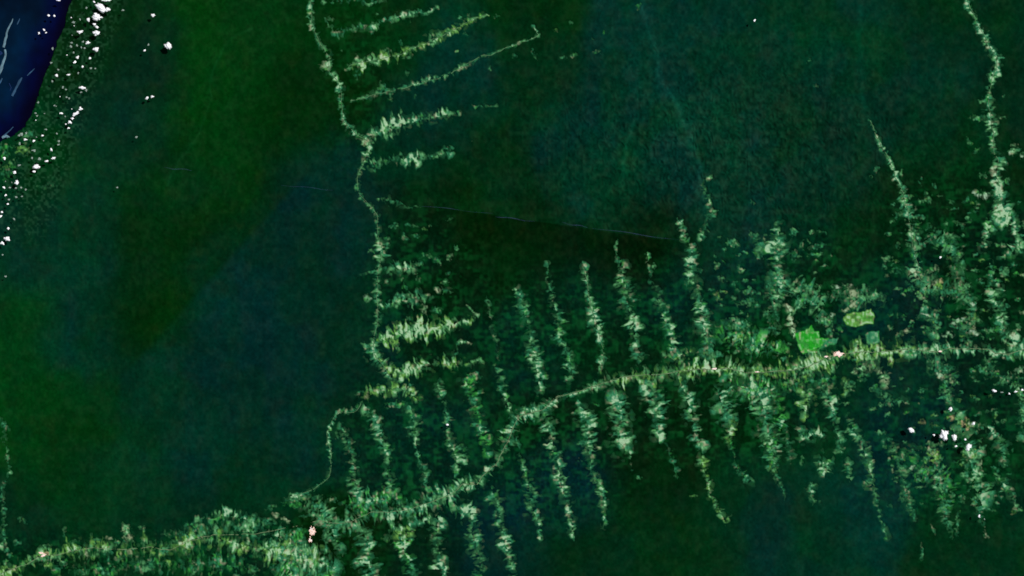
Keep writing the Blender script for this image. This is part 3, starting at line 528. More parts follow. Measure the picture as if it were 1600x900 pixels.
# --- strips south of the highway
G6 = 'north-south cleared strips on the south side of the highway'
strip('first southern strip from the left, at the bottom edge under the barbed clearing', [(565,825,8,.5),(573,842,14,.75),(576,858,10,.8),(578,880,14,.85),(585,905,12,.8),(590,960,10,.6)],'n',2.8,.26,G6,ki=1.1,kw=1.1)
strip('second southern strip from the left, greenish, touching the bottom edge', [(628,842,12,.75),(632,856,8,.8),(638,875,8,.85),(643,895,11,.85),(648,960,9,.6)],'g',2.8,.26,G6,ki=1.1,kw=1.1)
strip('third southern strip from the left, ending in a bulb', [(683,818,9,.65),(680,838,9,.75),(685,860,8,.75),(690,880,9,.85),(698,888,8,.8),(690,900,6,.5)],'n',2.8,.26,G6,ki=1.1,kw=1.1)
strip('fourth southern strip from the left, pale mint and wide', [(722,795,10,.7),(733,802,11,.85),(738,820,9,.7),(740,842,10,.8),(747,860,11,.85),(752,880,8,.7),(748,905,9,.6)],'t',2.8,.28,G6,ki=1.1,kw=1.1)
strip('fifth southern strip from the left, reaching the bottom edge', [(768,765,8,.75),(775,782,8,.85),(781,800,9,.8),(783,820,7,.75),(788,843,9,.85),(793,865,8,.8),(800,890,6,.6),(803,960,4,.4)],'t',2.8,.28,G6,ki=1.1,kw=1.1)
strip('sixth southern strip, tapering to a thin thread', [(808,685,6,.6),(818,730,4,.55),(822,740,6,.6),(828,760,8,.85),(830,780,9,.75),(832,800,9,.9),(840,808,5,.9),(841,825,3,.6),(844,842,3,.85)],'n',2.8,.32,G6,ki=1.1,kw=1.1)
strip('seventh southern strip, mottled, from the junction to a pointed tip', [(853,648,13,.85),(860,665,12,.8),(863,685,8,.7),(866,710,7,.75),(873,730,8,.7),(874,748,7,.9),(880,765,7,.8),(887,790,7,.85),(892,815,6,.7),(898,842,3,.85)],'n',2.8,.3,G6,ki=1.1,kw=1.1)
strip('eighth southern strip, with a pale head and a dotted tail', [(905,630,3,.6),(912,648,12,1),(918,665,10,.9),(918,680,8,.75),(921,700,8,.6),(922,735,6,.6),(934,752,6,.75),(941,765,6,.75),(941,778,7,.75),(943,798,3,.85),(943,825,4,.5)],'n',2.8,.28,G6,ki=1.1,kw=1.1)
strip('ninth southern strip, short and blocky with a bright lower corner', [(967,625,12,.75),(972,640,15,.8),(970,660,15,.85),(968,675,12,.9),(972,692,14,1.05)],'n',2.8,.24,G6,bias=.04,ki=1.1,kw=1.1)
strip('hair-thin line below the blocky southern strip', [(983,700,1.6,.8),(984,715,1.6,.5),(986,735,1.6,.35)],'n',2.8,.2,G6,ki=1.1,kw=1.1)
strip('tenth southern strip, barbed, ending in a pale point', [(1015,608,12,.85),(1020,625,14,.85),(1028,645,13,.8),(1026,662,9,.95),(1028,680,7,1)],'n',2.8,.26,G6,bias=.03,ki=1.1,kw=1.1)
strip('eleventh southern strip, green head', [(1066,602,8,.8),(1072,618,10,.75),(1078,640,12,.75),(1082,655,9,.6),(1087,680,6,.45),(1093,695,7,.6)],'t',2.8,.28,G6,ki=1.1,kw=1.1)
strip('thin slanting dashed line continuing below the eleventh southern strip', [(1097,715,6,.75),(1098,725,6,.85),(1104,745,4,.8),(1108,760,5,.9),(1110,775,5,.7),(1117,778,3,.6),(1124,795,4,.8),(1131,815,3,.95),(1140,806,2,.6)],'y',2.8,.26,G6,ki=1.1,kw=1.1)
strip('twelfth southern strip, bluish cross-shaped lots', [(1120,610,12,.65),(1128,625,14,.8),(1130,640,14,.7),(1135,652,13,.7)],'t',2.8,.3,G6,ki=1.1,kw=1.1)
strip('three small yellow dashes below the bluish cross-shaped lots', [(1141,665,5,.85),(1138,680,6,.8),(1140,695,5,.4)],'y',2.8,.22,G6,ki=1.1,kw=1.1)
strip('curved faint lots far below the twelfth southern strip', [(1145,735,6,.5),(1155,728,8,.7),(1160,738,6,.75),(1165,748,5,.8),(1176,752,4,.7)],'n',2.8,.26,G6,ki=1.1,kw=1.1)
strip('widest southern strip, yellow-green head spreading right of centre', [(1165,608,12,.9),(1185,612,16,.9),(1192,630,20,.85),(1195,648,20,.85),(1190,665,16,.7),(1200,680,14,.65),(1206,700,9,.6),(1210,725,8,.6),(1213,740,5,.5)],'n',2.6,.27,G6,bias=.03,ki=1.1,kw=1.1)
strip('small green strip right of the widest southern strip', [(1212,615,9,.5),(1218,635,10,.5),(1226,650,9,.6),(1205,720,7,.5)],'g',2.8,.33,G6,ki=1.1,kw=1.1)
strip('short bright yellow-green ladder of lots below the vivid field', [(1258,608,8,.75),(1262,622,11,.85),(1262,635,12,.85),(1260,648,9,.8)],'y',3.4,.2,G6,bias=.07,ki=1.1,kw=1.1)
strip('pale ragged southern strip below the whitest settlement', [(1285,600,10,.8),(1290,615,11,.85),(1297,628,9,.75),(1300,645,8,.8),(1305,658,5,.6)],'n',2.8,.26,G6,ki=1.1,kw=1.1)
strip('second pale ragged strip hugging the first one on its right', [(1322,600,7,.85),(1322,612,6,.8),(1318,595,7,.7)],'y',2.8,.22,G6,ki=1.1,kw=1.1)
strip('dashed slanting strip in the lower right, thick dashes', [(1325,650,5,.5),(1333,668,6,.7),(1338,680,6,.95),(1346,690,8,.85),(1350,705,8,.9),(1352,718,9,.95),(1360,735,5,.8),(1363,748,6,.75),(1355,758,6,.4)],'n',2.8,.26,G6,ki=1.1,kw=1.1)
strip('short thin dash at the foot of the slanting strip', [(1380,818,1.5,.6),(1382,828,2.5,1),(1386,840,2.5,.9)],'n',3,.1,G6,bias=.2,ki=1.1,kw=1.1)
strip('pale butterfly-shaped lots, right of centre below the highway', [(1252,678,9,1.0),(1262,684,7,.9),(1272,678,10,.85),(1286,680,7,.9)],'n',2.8,.22,G6,ki=1.1,kw=1.1)
strip('mint star-shaped lots below the butterfly-shaped ones', [(1277,722,7,.75),(1286,722,11,.85),(1288,735,9,.85),(1298,718,5,.6)],'t',2.8,.25,G6,ki=1.1,kw=1.1)
strip('bluish torch-shaped lot below the mint star', [(1267,755,5,.7),(1268,768,7,.75),(1268,782,5,.8),(1280,780,4,.4)],'t',2.8,.25,G6,ki=1.1,kw=1.1)
strip('mint anchor-shaped lots near the upper right of the lower right quarter', [(1372,615,5,.6),(1388,620,6,.75),(1393,628,7,.85),(1410,627,4,.8)],'n',2.8,.24,G6,ki=1.1,kw=1.1)
strip('slanting lots right of the white clouds', [(1546,672,4,.8),(1553,680,6,.85),(1561,684,6,.9),(1562,695,9,.8),(1568,705,8,.95),(1566,720,7,.8)],'t',2.8,.25,G6,bias=.03,ki=1.1,kw=1.1)
strip('thin dotted thread near the right edge, low', [(1555,742,4,.7),(1570,752,6,.8),(1577,766,6,.85),(1583,780,4,.75),(1588,795,3,.5)],'n',2.8,.25,G6,ki=1.1,kw=1.1)
strip('faint speckled thread below the widest southern strip, running toward the bottom', [(1212,740,5,.5),(1222,765,6,.5),(1232,790,4,.4)],'t',2.8,.3,G6)
strip('faint speckled thread left of the dashed slanting strip', [(1303,660,6,.5),(1312,690,7,.5),(1322,725,6,.45),(1330,750,4,.4)],'t',2.8,.3,G6)
strip('faint speckled thread continuing the dashed slanting strip downward', [(1362,755,4,.5),(1370,785,5,.5),(1380,815,3,.45)],'n',2.8,.3,G6)
strip('faint speckled thread left of the lower right plots', [(1395,690,8,.5),(1408,735,9,.6),(1418,775,8,.6),(1430,810,5,.55)],'n',2.8,.3,G6)
strip('faint speckled thread through the branching mint plots', [(1460,730,8,.5),(1472,775,9,.6),(1480,815,6,.5),(1488,840,3,.4)],'t',2.8,.3,G6)
strip('faint speckled thread below the bright twin plots', [(1518,745,8,.5),(1528,790,8,.55),(1538,830,4,.5)],'n',2.8,.3,G6)
strip('faint green thread between the hair-thin southern line and the slanting dashed line', [(1040,690,6,.4),(1050,720,6,.35),(1056,745,4,.35)],'g',2.8,.3,G6)
strip('faint speckled column below the bluish cross-shaped lots, running long', [(1140,690,6,.5),(1148,715,6,.5),(1158,745,5,.45),(1170,775,4,.35)],'g',2.8,.3,G6)
for (x,y,rx,ry,an,tn,hu) in [(1203,730,4,9,0,.5,'y'),(1210,735,5,4,-20,.7,'y'),(1252,718,2,7,0,.6,'n'),(1375,676,7,2.5,0,.7,'n'),(1382,694,6,8,0,.55,'t'),(1398,698,7,4,0,.6,'t'),(1410,714,3,8,0,.8,'n'),(1402,716,6,3,0,.75,'p'),(1408,730,5,4,0,.75,'n'),(1426,731,4,4,0,.9,'w'),(1441,735,8,6,0,.85,'t'),(1434,750,4,6,0,.7,'n'),(1448,746,5,4,0,.75,'t'),(1468,736,6,3,0,.95,'n'),(1455,735,9,1.4,0,.7,'n'),(1472,748,4,3,0,.7,'n'),(1466,760,9,3,0,.9,'t'),(1478,766,6,8,-35,.85,'t'),(1487,775,4,4,0,.8,'t'),(1471,778,5,6,0,.7,'g'),(1410,778,6,4,0,.85,'t'),(1418,770,5,4,-30,.8,'n'),(1423,790,5,6,30,.95,'n'),(1428,803,1.8,9,-12,.85,'n'),(1474,795,4,5,-20,.85,'n'),(1478,801,6,4,0,.75,'n'),(1495,820,2.5,13,0,.75,'n'),(1441,862,2.5,9,0,.8,'n'),(1458,825,2,9,-25,.55,'n'),(1507,740,6,6,0,.95,'n'),(1527,738,9,9,0,.98,'n'),(1513,750,3,9,-35,.75,'t'),(1510,729,4,5,0,.7,'n'),(1530,723,4,4,0,.85,'p'),(1545,758,9,3,-14,.8,'n'),(1538,769,4,4,0,.8,'n'),(1527,780,7,9,5,.8,'n'),(1524,788,5,5,0,.75,'n'),(1584,800,4,3,0,.7,'b'),(1541,836,2.5,4,0,.6,'n'),(1460,712,10,9,0,.9,'b'),(1455,705,9,7,0,.8,'p'),(1463,720,8,8,0,.85,'p'),(1448,718,5,7,0,.7,'n'),(1517,709,13,7,14,.95,'y'),(1465,695,12,3,0,.6,'p'),(1497,655,7,10,-20,.9,'y'),(1485,652,9,4,-15,.75,'b'),(1508,662,7,9,-30,.85,'b'),(1519,662,7,4,0,1.1,'p'),(1510,672,7,4,-20,.95,'b'),(1492,668,6,3,0,.7,'g'),(1533,665,9,6,0,.6,'t'),(1440,660,4,6,40,.55,'b'),(1555,645,3,3,0,.7,'n'),(1558,660,4,3,0,.6,'t'),(1531,690,3,3,0,.6,'n'),(1526,677,3,4,0,.6,'n'),(1598,640,5,6,0,.85,'n'),(1598,655,5,4,0,.9,'n'),(1482,625,5,9,0,.7,'n'),(1470,612,4,4,0,.6,'t'),(1420,610,3,3,0,.6,'n'),(1480,577,12,4,-12,.9,'n'),(1470,587,7,6,0,.95,'w'),(1463,578,6,5,0,.75,'t'),(1485,595,6,6,-20,.8,'n'),(1536,578,6,5,20,.8,'n'),(1549,581,5,3,0,.6,'n'),(1592,579,6,4,-20,.98,'w'),(1595,590,9,4,0,.6,'n'),(1568,598,7,3,0,.6,'t'),(1383,592,4,6,0,.85,'t'),(1382,588,6,8,0,.65,'n'),(1348,585,12,4,-10,.6,'n'),(1330,600,7,5,0,.7,'n'),(1366,605,8,3,0,.6,'t'),(1064,746,5,3,0,.2,'n'),(998,746,4,3,0,.75,'n'),(1053,745,4,4,0,.4,'t'),(1082,775,6,2,0,.5,'y'),(907,719,4,3,0,.5,'n'),(928,738,5,6,0,.5,'n'),(1014,597,7,3,0,.7,'n'),(1142,612,8,5,0,.5,'n'),(1230,600,8,6,0,.6,'y'),(1240,590,6,10,0,.7,'p'),(65,293,9,6,10,.35,'n'),(80,290,7,6,0,.35,'n')]:
    blob(x,y,rx,ry,an,tn,hu,None,'scattered small lots in the lower right')
for (x,y,rx,ry,an,tn,hu,l) in [(8,235,14,14,0,.5,'g','green bank strip where the river leaves the left edge'),(35,232,13,10,20,.5,'y','green patch on the bank tip below the river'),(12,268,14,12,0,.45,'g','green mottled ground at the left edge below the river'),(20,255,22,5,-25,.5,'y','streaky green ground crossing the left river bank'),(45,213,13,6,-35,.5,'t','blue-green shore strip at the lower end of the river')]:
    blob(x,y,rx,ry,an,tn,hu,l,'green ground by the river mouth',tex=1.3,grain=3)
# a loose sprinkle of very small lots among the settled belts
belt = [(1095,1300,360,560,80),(1385,1595,300,545,150),(1385,1595,570,800,130),(1300,1390,560,640,20),(600,720,340,450,10),(20,300,845,895,20),(560,720,600,640,5),(900,1190,600,690,14),(500,760,20,120,8)]
SPR = len(THINGS)
for x0,x1,y0,y1,n in belt:
    for k in range(n):
        x, y = rng.uniform(x0,x1), rng.uniform(y0,y1)
        blob(x,y,rng.uniform(1.6,4.6),rng.uniform(1.2,2.6),rng.uniform(-25,25),rng.uniform(.35,.85),rng.choice('nntyg'),'sprinkle',None)
# all of the sprinkle is one uncountable ground cover
THINGS[SPR:] = [('scattered_lots', 'countless specks of half-cleared ground sprinkled through the settled belts', None, None, None)]
owner[owner > SPR] = SPR

LANDMARKS = [(263,72,'the solitary ragged cloud'),(91,20,'the upper river bank'),(152,20,'the two largest bank clouds'),(140,60,'the upper bank clouds'),(120,95,'the bank middle'),(128,138,'the slanting river sandbar'),(115,183,'the bean-shaped cloud'),(70,50,'the open river'),(45,215,'the river end'),(80,242,'the paired clouds'),(56,261,'the wide bank cloud'),(15,300,'the lowest bank clouds'),(11,373,'the round left-edge cloud'),
(30,812,'the empty forest of the left bottom'),(70,868,'the corner settlement'),(130,860,'the highway fringe in the bottom left'),(200,835,'the pinkish clearing of the bottom left'),(250,860,'the bottom left band'),(340,840,'the middle of the bottom left band'),(430,810,'the loop road foot'),(488,829,'the pink settlement'),(300,890,'the bottom edge band'),
(487,30,'the top of the winding road'),(515,105,'the upper winding road'),(577,225,'the bright bend of the winding road'),(590,370,'the middle of the winding road'),(650,400,'the empty side east of the winding road'),(590,470,'the pale knob on the winding road'),(670,514,'the brightest east-going strip'),(738,590,'the green cluster at the strip end'),(583,40,'the uppermost east-going strip'),(680,60,'the second long east-going strip'),(780,80,'the long narrow strip with the forked tip'),(640,140,'the root of the long narrow strip'),(640,195,'the thick upper east-going strip'),
(880,70,'the forest beyond the forked tip'),(1000,20,'the top of the faint stream'),(1108,300,'the mint dash'),(1090,420,'the long sixth northern strip'),(1150,385,'the star-shaped strip, left side'),(1216,390,'the star-shaped pale strip'),(1245,385,'the star-shaped strip, right side'),(1155,510,'the pale terraced lots'),(1125,440,'the gap right of the sixth northern strip'),(1175,460,'the foot of the star-shaped strip'),(1264,531,'the vivid green field'),(1343,499,'the yellow-green field'),(1333,465,'the pinkish plot above the yellow-green field'),(1265,460,'the green plot above the vivid field'),(1300,500,'the two specks between the fields'),
(1385,240,'the top of the slanting strip'),(1415,335,'the slanting strip'),(1430,385,'the foot of the slanting strip'),(1386,405,'the pinkish speck left of the slanting strip'),(1440,450,'the pinkish plots under the slanting strip'),(1469,402,'the single bright cloud speck'),(1490,375,'the paired flat plots'),(1500,440,'the curved green plots'),(1455,492,'the teal crown-shaped plot'),(1520,490,'the whitish lots north of the highway'),(1556,460,'the right-edge column of lots'),(1548,180,'the easternmost strip'),(1575,235,'the whitish pair by the right edge'),(1575,335,'the bright eastern wedge'),(1560,405,'the tail of the bright eastern wedge'),(1400,515,'the dark gap above the highway'),(1470,550,'the tiny pink highway settlement'),(1480,585,'the pale plots south of the highway'),(1580,585,'the highway at the right edge'),(1350,585,'the pale wedge by the whitest settlement'),(1393,625,'the anchor-shaped lots'),(1270,680,'the butterfly-shaped lots'),(1185,640,'the widest southern strip'),(1060,700,'the empty forest under the southern strips'),(1000,740,'the hair-thin southern line'),(920,720,'the eighth southern strip'),(1475,680,'the largest lower right cloud'),(1500,655,'the tan ground above the clouds'),(1460,712,'the tan plot below the clouds'),(1517,709,'the yellow-green plot below the clouds'),(1424,673,'the leftmost lower right cloud'),(1430,735,'the lower right thin plots'),(1475,765,'the branching mint plots'),(1425,790,'the flag-shaped plots'),(1527,780,'the grey square plot'),(1527,738,'the bright twin plots'),(1562,695,'the slanting lots right of the clouds'),(1595,645,'the plots at the right edge'),(1577,768,'the dotted thread'),(1480,820,'the thin upright dashes'),(1554,611,'the short cloud row by the right edge'),(1382,690,'the dashed slanting strip')]
ORD = ['','second','third','fourth','fifth','sixth','seventh','eighth','ninth','tenth','eleventh','twelfth']
def word_labels(items, noun):
    """items: (key, x, y, look1, look2) -> {key: label}; look + direction + landmark, and an order only among those still alike"""
    groups = {}
    for it in items:
        key, x, y, l1, l2 = it
        d, lx, ly, nm = min((math.hypot(x - a, y - b), a, b, n) for a, b, n in LANDMARKS)
        dx, dy = x - lx, y - ly
        if d < 5: dr = 'on'
        elif abs(dx) > 2 * abs(dy): dr = 'right of' if dx > 0 else 'left of'
        elif abs(dy) > 2 * abs(dx): dr = 'below' if dy > 0 else 'above'
        else: dr = ('below' if dy > 0 else 'above') + ' and ' + ('right of' if dx > 0 else 'left of')
        groups.setdefault(f'{l1} {l2} {noun} {dr} {nm}', []).append((y, x, key))
    out = {}
    for base, mem in groups.items():
        mem.sort()
        n = len(mem)
        for i, (y, x, key) in enumerate(mem):
            if n == 1: out[key] = base
            elif True: out[key] = base + ', ' + ('topmost' if i == 0 else 'lowest' if i == n - 1 else ORD[i] + ' down')
            else: out[key] = base + ', ' + ('topmost' if i == 0 else 'lowest' if i == n - 1 else ORD[i] + ' from the top') + ' of ' + (ORD and ['','','two','three','four','five','six','seven','eight','nine','ten','eleven','twelve'][n])
    return out
for k, lb in word_labels([p for p in PEND if p[0] < SPR], 'lot').items():
    t_ = THINGS[k]; THINGS[k] = (t_[0], lb, t_[2], t_[3], t_[4])

# ---------------------------------------------------------------- forest and ground meshes
RV = in_river(PX, PY)
Z0 = relief(PX, PY)
dl = sm(0.10, 0.28, dens)
cz = Z0 * (1 - 0.5 * dl)
# a clearing surface replaces the canopy: canopy drops beneath it
canopy = cz + 0.30 * (1 - dl) - 0.25 * dl + 0.12 * (vnoise(PX / 1.7, PY / 1.7, 81) - .5) * (1 - dl)
canopy = np.where(RV, -2.0, canopy)
clear_z = cz + 0.05 + 0.03 * vnoise(PX / 2, PY / 2, 82)
FRa = FR / KLIT

def W(x, y): return x - 800.0, 450.0 - y

def grid_mesh(name, xs_, ys_, Z, RGB, mask, mat, flip=False):
    ny, nx = Z.shape
    idx = np.arange(ny * nx).reshape(ny, nx)
    a = idx[:-1, :-1]; b = idx[:-1, 1:]; c = idx[1:, 1:]; d = idx[1:, :-1]
    q = np.stack([a, d, c, b], -1)[mask]
    used = np.zeros(ny * nx, bool); used[q.ravel()] = True
    re = np.cumsum(used) - 1
    X_, Y_ = np.meshgrid(xs_, ys_)
    wx, wy = W(X_.ravel()[used], Y_.ravel()[used])
    return np.stack([wx, wy, Z.ravel()[used]], -1), re[q], RGB.reshape(-1, 3)[used]

# wide outer lines so the forest reaches far beyond what is seen
ext = np.array([3000, 1800, 1100, 650, 380, 220, 120, 60, 25.0])
gx = np.concatenate([-MG - ext, xs, 1600 + MG + ext[::-1]]); gy = np.concatenate([-MG - ext, ys, 900 + MG + ext[::-1]])
e = len(ext)
def pad_(A):
    return np.pad(A, [(e, e), (e, e)] + [(0, 0)] * (A.ndim - 2), mode='edge')
GX, GY = np.meshgrid(gx, gy)
RVx = in_river(GX, GY)
Zp = pad_(canopy); Zp = np.where(RVx, -2.0, np.where(Zp < -1, 0.5, Zp))
cell_r = RVx[:-1, :-1] & RVx[1:, 1:] & RVx[:-1, 1:] & RVx[1:, :-1]
FX = forest_rgb(GX, GY) / KLIT
FX[e:-e, e:-e] = FRa
co, fa, cc = grid_mesh('forest', gx, gy, Zp, FX, ~cell_r, M_FOREST)
forest = tag(mesh_obj('forest', co, fa, M_FOREST, colors=cc), 'dark green rainforest canopy covering nearly the whole region', None, None, 'stuff')

# bedrock ground sheet under everything
g = np.array([[-9000, -9000, -6], [9000, -9000, -6], [9000, 9000, -6], [-9000, 9000, -6]], float)
tag(mesh_obj('ground', g, [[0, 1, 2, 3]], M_SOIL), None, None, None, 'structure')

# river
rx = np.arange(-460, 360, 4.0); ry = np.arange(-350, 560, 4.0)
RX, RY = np.meshgrid(rx, ry)
T_, Sd_, _, _ = seg_ts(RX, RY, [(a, b, 0) for a, b in BANK])
dist = np.abs(Sd_)
inside = in_river(RX, RY)
cellm = inside[:-1, :-1] | inside[1:, 1:] | inside[:-1, 1:] | inside[1:, :-1]
deep = lin((0, 6, 46)); mid = lin((0, 30, 54)); edge = lin((2, 0, 26))
k1 = sm(0, 24, dist)[..., None]; k2 = sm(14, 60, dist + 22 * (fbm(RX / 30, RY / 30, 90, 3) - .5))[..., None]
far = sm(-40, 110, RY)[..., None]
wc = edge * (1 - k1) + deep * k1
wc = wc * (1 - k2 * 0.9) + (mid * (.35 + .65 * far)) * k2 * 0.9
wc *= (0.45 + 0.9 * fbm(RX / 14, RY / 26, 91, 3))[..., None]
co, fa, cc = grid_mesh('river', rx, ry, np.full(RX.shape, -0.6), wc / KLIT, cellm, M_WATER)
tag(mesh_obj('river', co, fa, M_WATER, colors=cc), None, None, None, 'structure')

# clearings
cellown = owner[:-1, :-1].copy(); cd = dens[:-1, :-1].copy()
for (sy, sx) in ((slice(1, None), slice(None, -1)), (slice(None, -1), slice(1, None)), (slice(1, None), slice(1, None))):
    m = dens[sy, sx] > cd
    cd = np.where(m, dens[sy, sx], cd); cellown = np.where(m, owner[sy, sx], cellown)
cellr = RV[:-1, :-1] | RV[1:, 1:] | RV[:-1, 1:] | RV[1:, :-1]
keep = (cd > 0.16) & (~cellr)
ally, allx = np.nonzero(keep)
own = cellown[ally, allx]
order = np.argsort(own, kind='stable'); ally = ally[order]; allx = allx[order]; own = own[order]
starts = np.searchsorted(own, np.arange(len(THINGS) + 1))
crA = crgb / KLIT
# edge vertices of a clearing take the forest's own colour
crA = np.where((dens > 0.1)[..., None], crA, FRa)

def sample_z(x, y):
    u = np.clip(x + MG, 0, NX - 2).astype(int); v = np.clip(y + MG, 0, NY - 2).astype(int)
    fu = x + MG - u; fv = y + MG - v
    return (clear_z[v, u] * (1 - fu) + clear_z[v, u + 1] * fu) * (1 - fv) + (clear_z[v + 1, u] * (1 - fu) + clear_z[v + 1, u + 1] * fu) * fv

def ribbon(name, pts, half, mat, parent=None, lift=0.12, seed=0, wob=1.2):
    P = np.array([(p[0], p[1]) for p in pts], float)
    L = np.concatenate([[0], np.cumsum(np.hypot(*np.diff(P, axis=0).T))])
    t = np.arange(0, L[-1], 1.5)
    x = np.interp(t, L, P[:, 0]); y = np.interp(t, L, P[:, 1])
    ker = np.ones(5) / 5
    xp = np.convolve(np.pad(x, 2, 'edge'), ker, 'valid'); yp = np.convolve(np.pad(y, 2, 'edge'), ker, 'valid')
    xp = xp + wob * (vnoise(t / 9, t * 0, seed) - .5) * 2; yp = yp + wob * (vnoise(t / 9, t * 0 + 3, seed) - .5) * 2
    dx = np.gradient(xp); dy = np.gradient(yp); n = np.hypot(dx, dy) + 1e-6; nx_, ny_ = -dy / n, dx / n
    hw = half * (0.55 + 0.8 * vnoise(t / 6, t * 0 + 9, seed))
    verts = []
    for s in (-1, 1):
        ax = xp + s * nx_ * hw; ay = yp + s * ny_ * hw
        verts.append(np.stack([*W(ax, ay), sample_z(ax, ay) + lift], -1))
    m = len(t)
    co = np.concatenate(verts)
    # shallow road bed with sides reaching into the ground
    low = co.copy(); low[:, 2] -= 0.25
    co = np.concatenate([co, low]); i = np.arange(m - 1)
    f = np.concatenate([np.stack([i, i + 1, m + i + 1, m + i], -1), np.stack([2 * m + i, 2 * m + i + 1, i + 1, i], -1), np.stack([m + i, m + i + 1, 3 * m + i + 1, 3 * m + i], -1)])
    return mesh_obj(name, co, f, mat, parent)

for i, (name, label, cat, group, road) in enumerate(THINGS):
    a, b = starts[i], starts[i + 1]
    if b - a < 4: continue
    yy, xx = ally[a:b], allx[a:b]
    if name in ('pasture', 'green_field') or b - a < 900 and name == 'cleared_strip':
        todo = {(int(p), int(q)) for p, q in zip(yy, xx)}; bestc = []
        while todo:
            st_ = [todo.pop()]; comp = []
            while st_:
                p = st_.pop(); comp.append(p)
                for dp in (-1, 0, 1):
                    for dq in (-1, 0, 1):
                        if (p[0] + dp, p[1] + dq) in todo:
                            todo.remove((p[0] + dp, p[1] + dq)); st_.append((p[0] + dp, p[1] + dq))
            if len(comp) > len(bestc): bestc = comp
        bestc.sort(); yy = np.array([p[0] for p in bestc]); xx = np.array([p[1] for p in bestc])
    vid = np.stack([yy * NX + xx, (yy + 1) * NX + xx, (yy + 1) * NX + xx + 1, yy * NX + xx + 1], -1)
    u, inv = np.unique(vid, return_inverse=True)
    inv = inv.reshape(vid.shape)
    vy, vx = u // NX, u % NX
    wx, wy = W(xs[vx], ys[vy])
    # leave the sheet's own edge at canopy height so it meets the trees
    o = mesh_obj(name, np.stack([wx, wy, clear_z[vy, vx]], -1), inv, M_CLEAR, colors=crA[vy, vx])
    tag(o, label, cat, group, 'stuff' if name == 'scattered_lots' else None)
    if road:
        ribbon('dirt_road', road, 0.42 if name else .4, M_ROADF, o, seed=900 + i)

# ---------------------------------------------------------------- highway
HW = [p[:2] for p in B0 + B1[1:] + [(290, 847), (330, 836), (400, 834), (455, 824)] + B3[:] + B4[1:] + B5[1:] + B6[1:] + B7[1:]]
hw = ribbon('highway', HW, 0.38, M_ROAD, seed=777, wob=1.0, lift=0.18)
tag(hw, None, None, None, 'structure')

# ---------------------------------------------------------------- settlements
def settlement(x, y, rx_, ry_, ang, label, n, seed, bright=1.0):
    r = random.Random(seed)
    wx, wy = W(x, y)
    root = bpy.data.objects.new('settlement', None); COL.objects.link(root)
    z = float(sample_z(np.array([x]), np.array([y]))[0])
    root.location = (wx, wy, z); root.empty_display_size = 2
    tag(root, label, 'town', 'settlements on the roads')
    # bare ground: irregular disc
    N = 28; ca, sa = math.cos(math.radians(ang)), math.sin(math.radians(ang))
    ring = []
    for k in range(N):
        t = 2 * math.pi * k / N
        q = 0.62 + 0.6 * r.random()
        ux, uy = rx_ * q * math.cos(t), ry_ * q * math.sin(t)
        ring.append((ux * ca - uy * sa, ux * sa + uy * ca))
    co = [(0, 0, .32)]; f = []
    for px, py in ring: co.append((px, py, .24))
    for k in range(N): f.append((0, 1 + k, 1 + (k + 1) % N, 1 + (k + 1) % N))
    me = bpy.data.meshes.new('bare_ground')
    me.from_pydata(co + [(px, py, -.2) for px, py in ring], [], [(0, 1 + k, 1 + (k + 1) % N) for k in range(N)] + [(1 + k, 1 + N + k, 1 + N + (k + 1) % N, 1 + (k + 1) % N) for k in range(N)])
    me.materials.append(M_BARE)
    o = bpy.data.objects.new('bare_ground', me); COL.objects.link(o); o.parent = root
    # town blocks: low roofs in rows
    for k in range(n):
        t = r.uniform(0, 6.28); q = r.random() ** .7 * .75
        ux, uy = rx_ * q * math.cos(t), ry_ * q * math.sin(t)
        bx, by = ux * ca - uy * sa, ux * sa + uy * ca
        sx, sy, sz = r.uniform(.45, 1.1), r.uniform(.4, .9), r.uniform(.05, .12)
        a2 = math.radians(ang + r.uniform(-6, 6)); c2, s2 = math.cos(a2), math.sin(a2)
        base = []
        for (dx, dy) in ((-1, -1), (1, -1), (1, 1), (-1, 1)):
            base.append((bx + dx * sx * c2 - dy * sy * s2, by + dx * sx * s2 + dy * sy * c2))
        r0 = (bx - sx * .9 * c2, by - sx * .9 * s2); r1 = (bx + sx * .9 * c2, by + sx * .9 * s2)
        zt = .36 + sz
        co = [(p[0], p[1], .2) for p in base] + [(p[0], p[1], zt) for p in base] + [(*r0, zt + .05), (*r1, zt + .05)]
        f = [(0, 1, 5, 4), (1, 2, 6, 5), (2, 3, 7, 6), (3, 0, 4, 7), (4, 5, 9, 8), (6, 7, 8, 9), (5, 6, 9), (7, 4, 8)]
        me = bpy.data.meshes.new('building_block'); me.from_pydata(co, [], f); me.materials.append(M_ROOF)
        b = bpy.data.objects.new('building_block', me); COL.objects.link(b); b.parent = root
settlement(1310, 553, 8.5, 4.6, -4, 'brightest white and pink settlement on the highway, below the yellow-green field', 46, 1)
settlement(1291, 557, 3, 1.2, 5, 'small pale settlement on the highway just west of the brightest one', 6, 2)
settlement(488, 829, 5.5, 7.5, 10, 'pink settlement beside a green field in the lower left', 22, 3)
settlement(485, 843, 2.8, 5, 5, 'narrow pale settlement tail hanging below the pink settlement', 10, 4)
settlement(68, 868, 5, 1.6, 20, 'sliver-shaped pale settlement in the bottom left corner', 8, 5)
settlement(65, 864, 5, 1.4, -10, 'reddish bare settlement just above the sliver-shaped one', 4, 6)
settlement(1117, 576, 5, 1.8, 0, 'small pink settlement on the highway at centre right', 8, 7)
settlement(1469, 549, 3, 1.4, 0, 'tiny pink settlement on the highway near the right side', 4, 8)
settlement(1183, 581, 4, .9, 0, 'thin pale settlement strung along the highway, right of the small pink one', 5, 9)

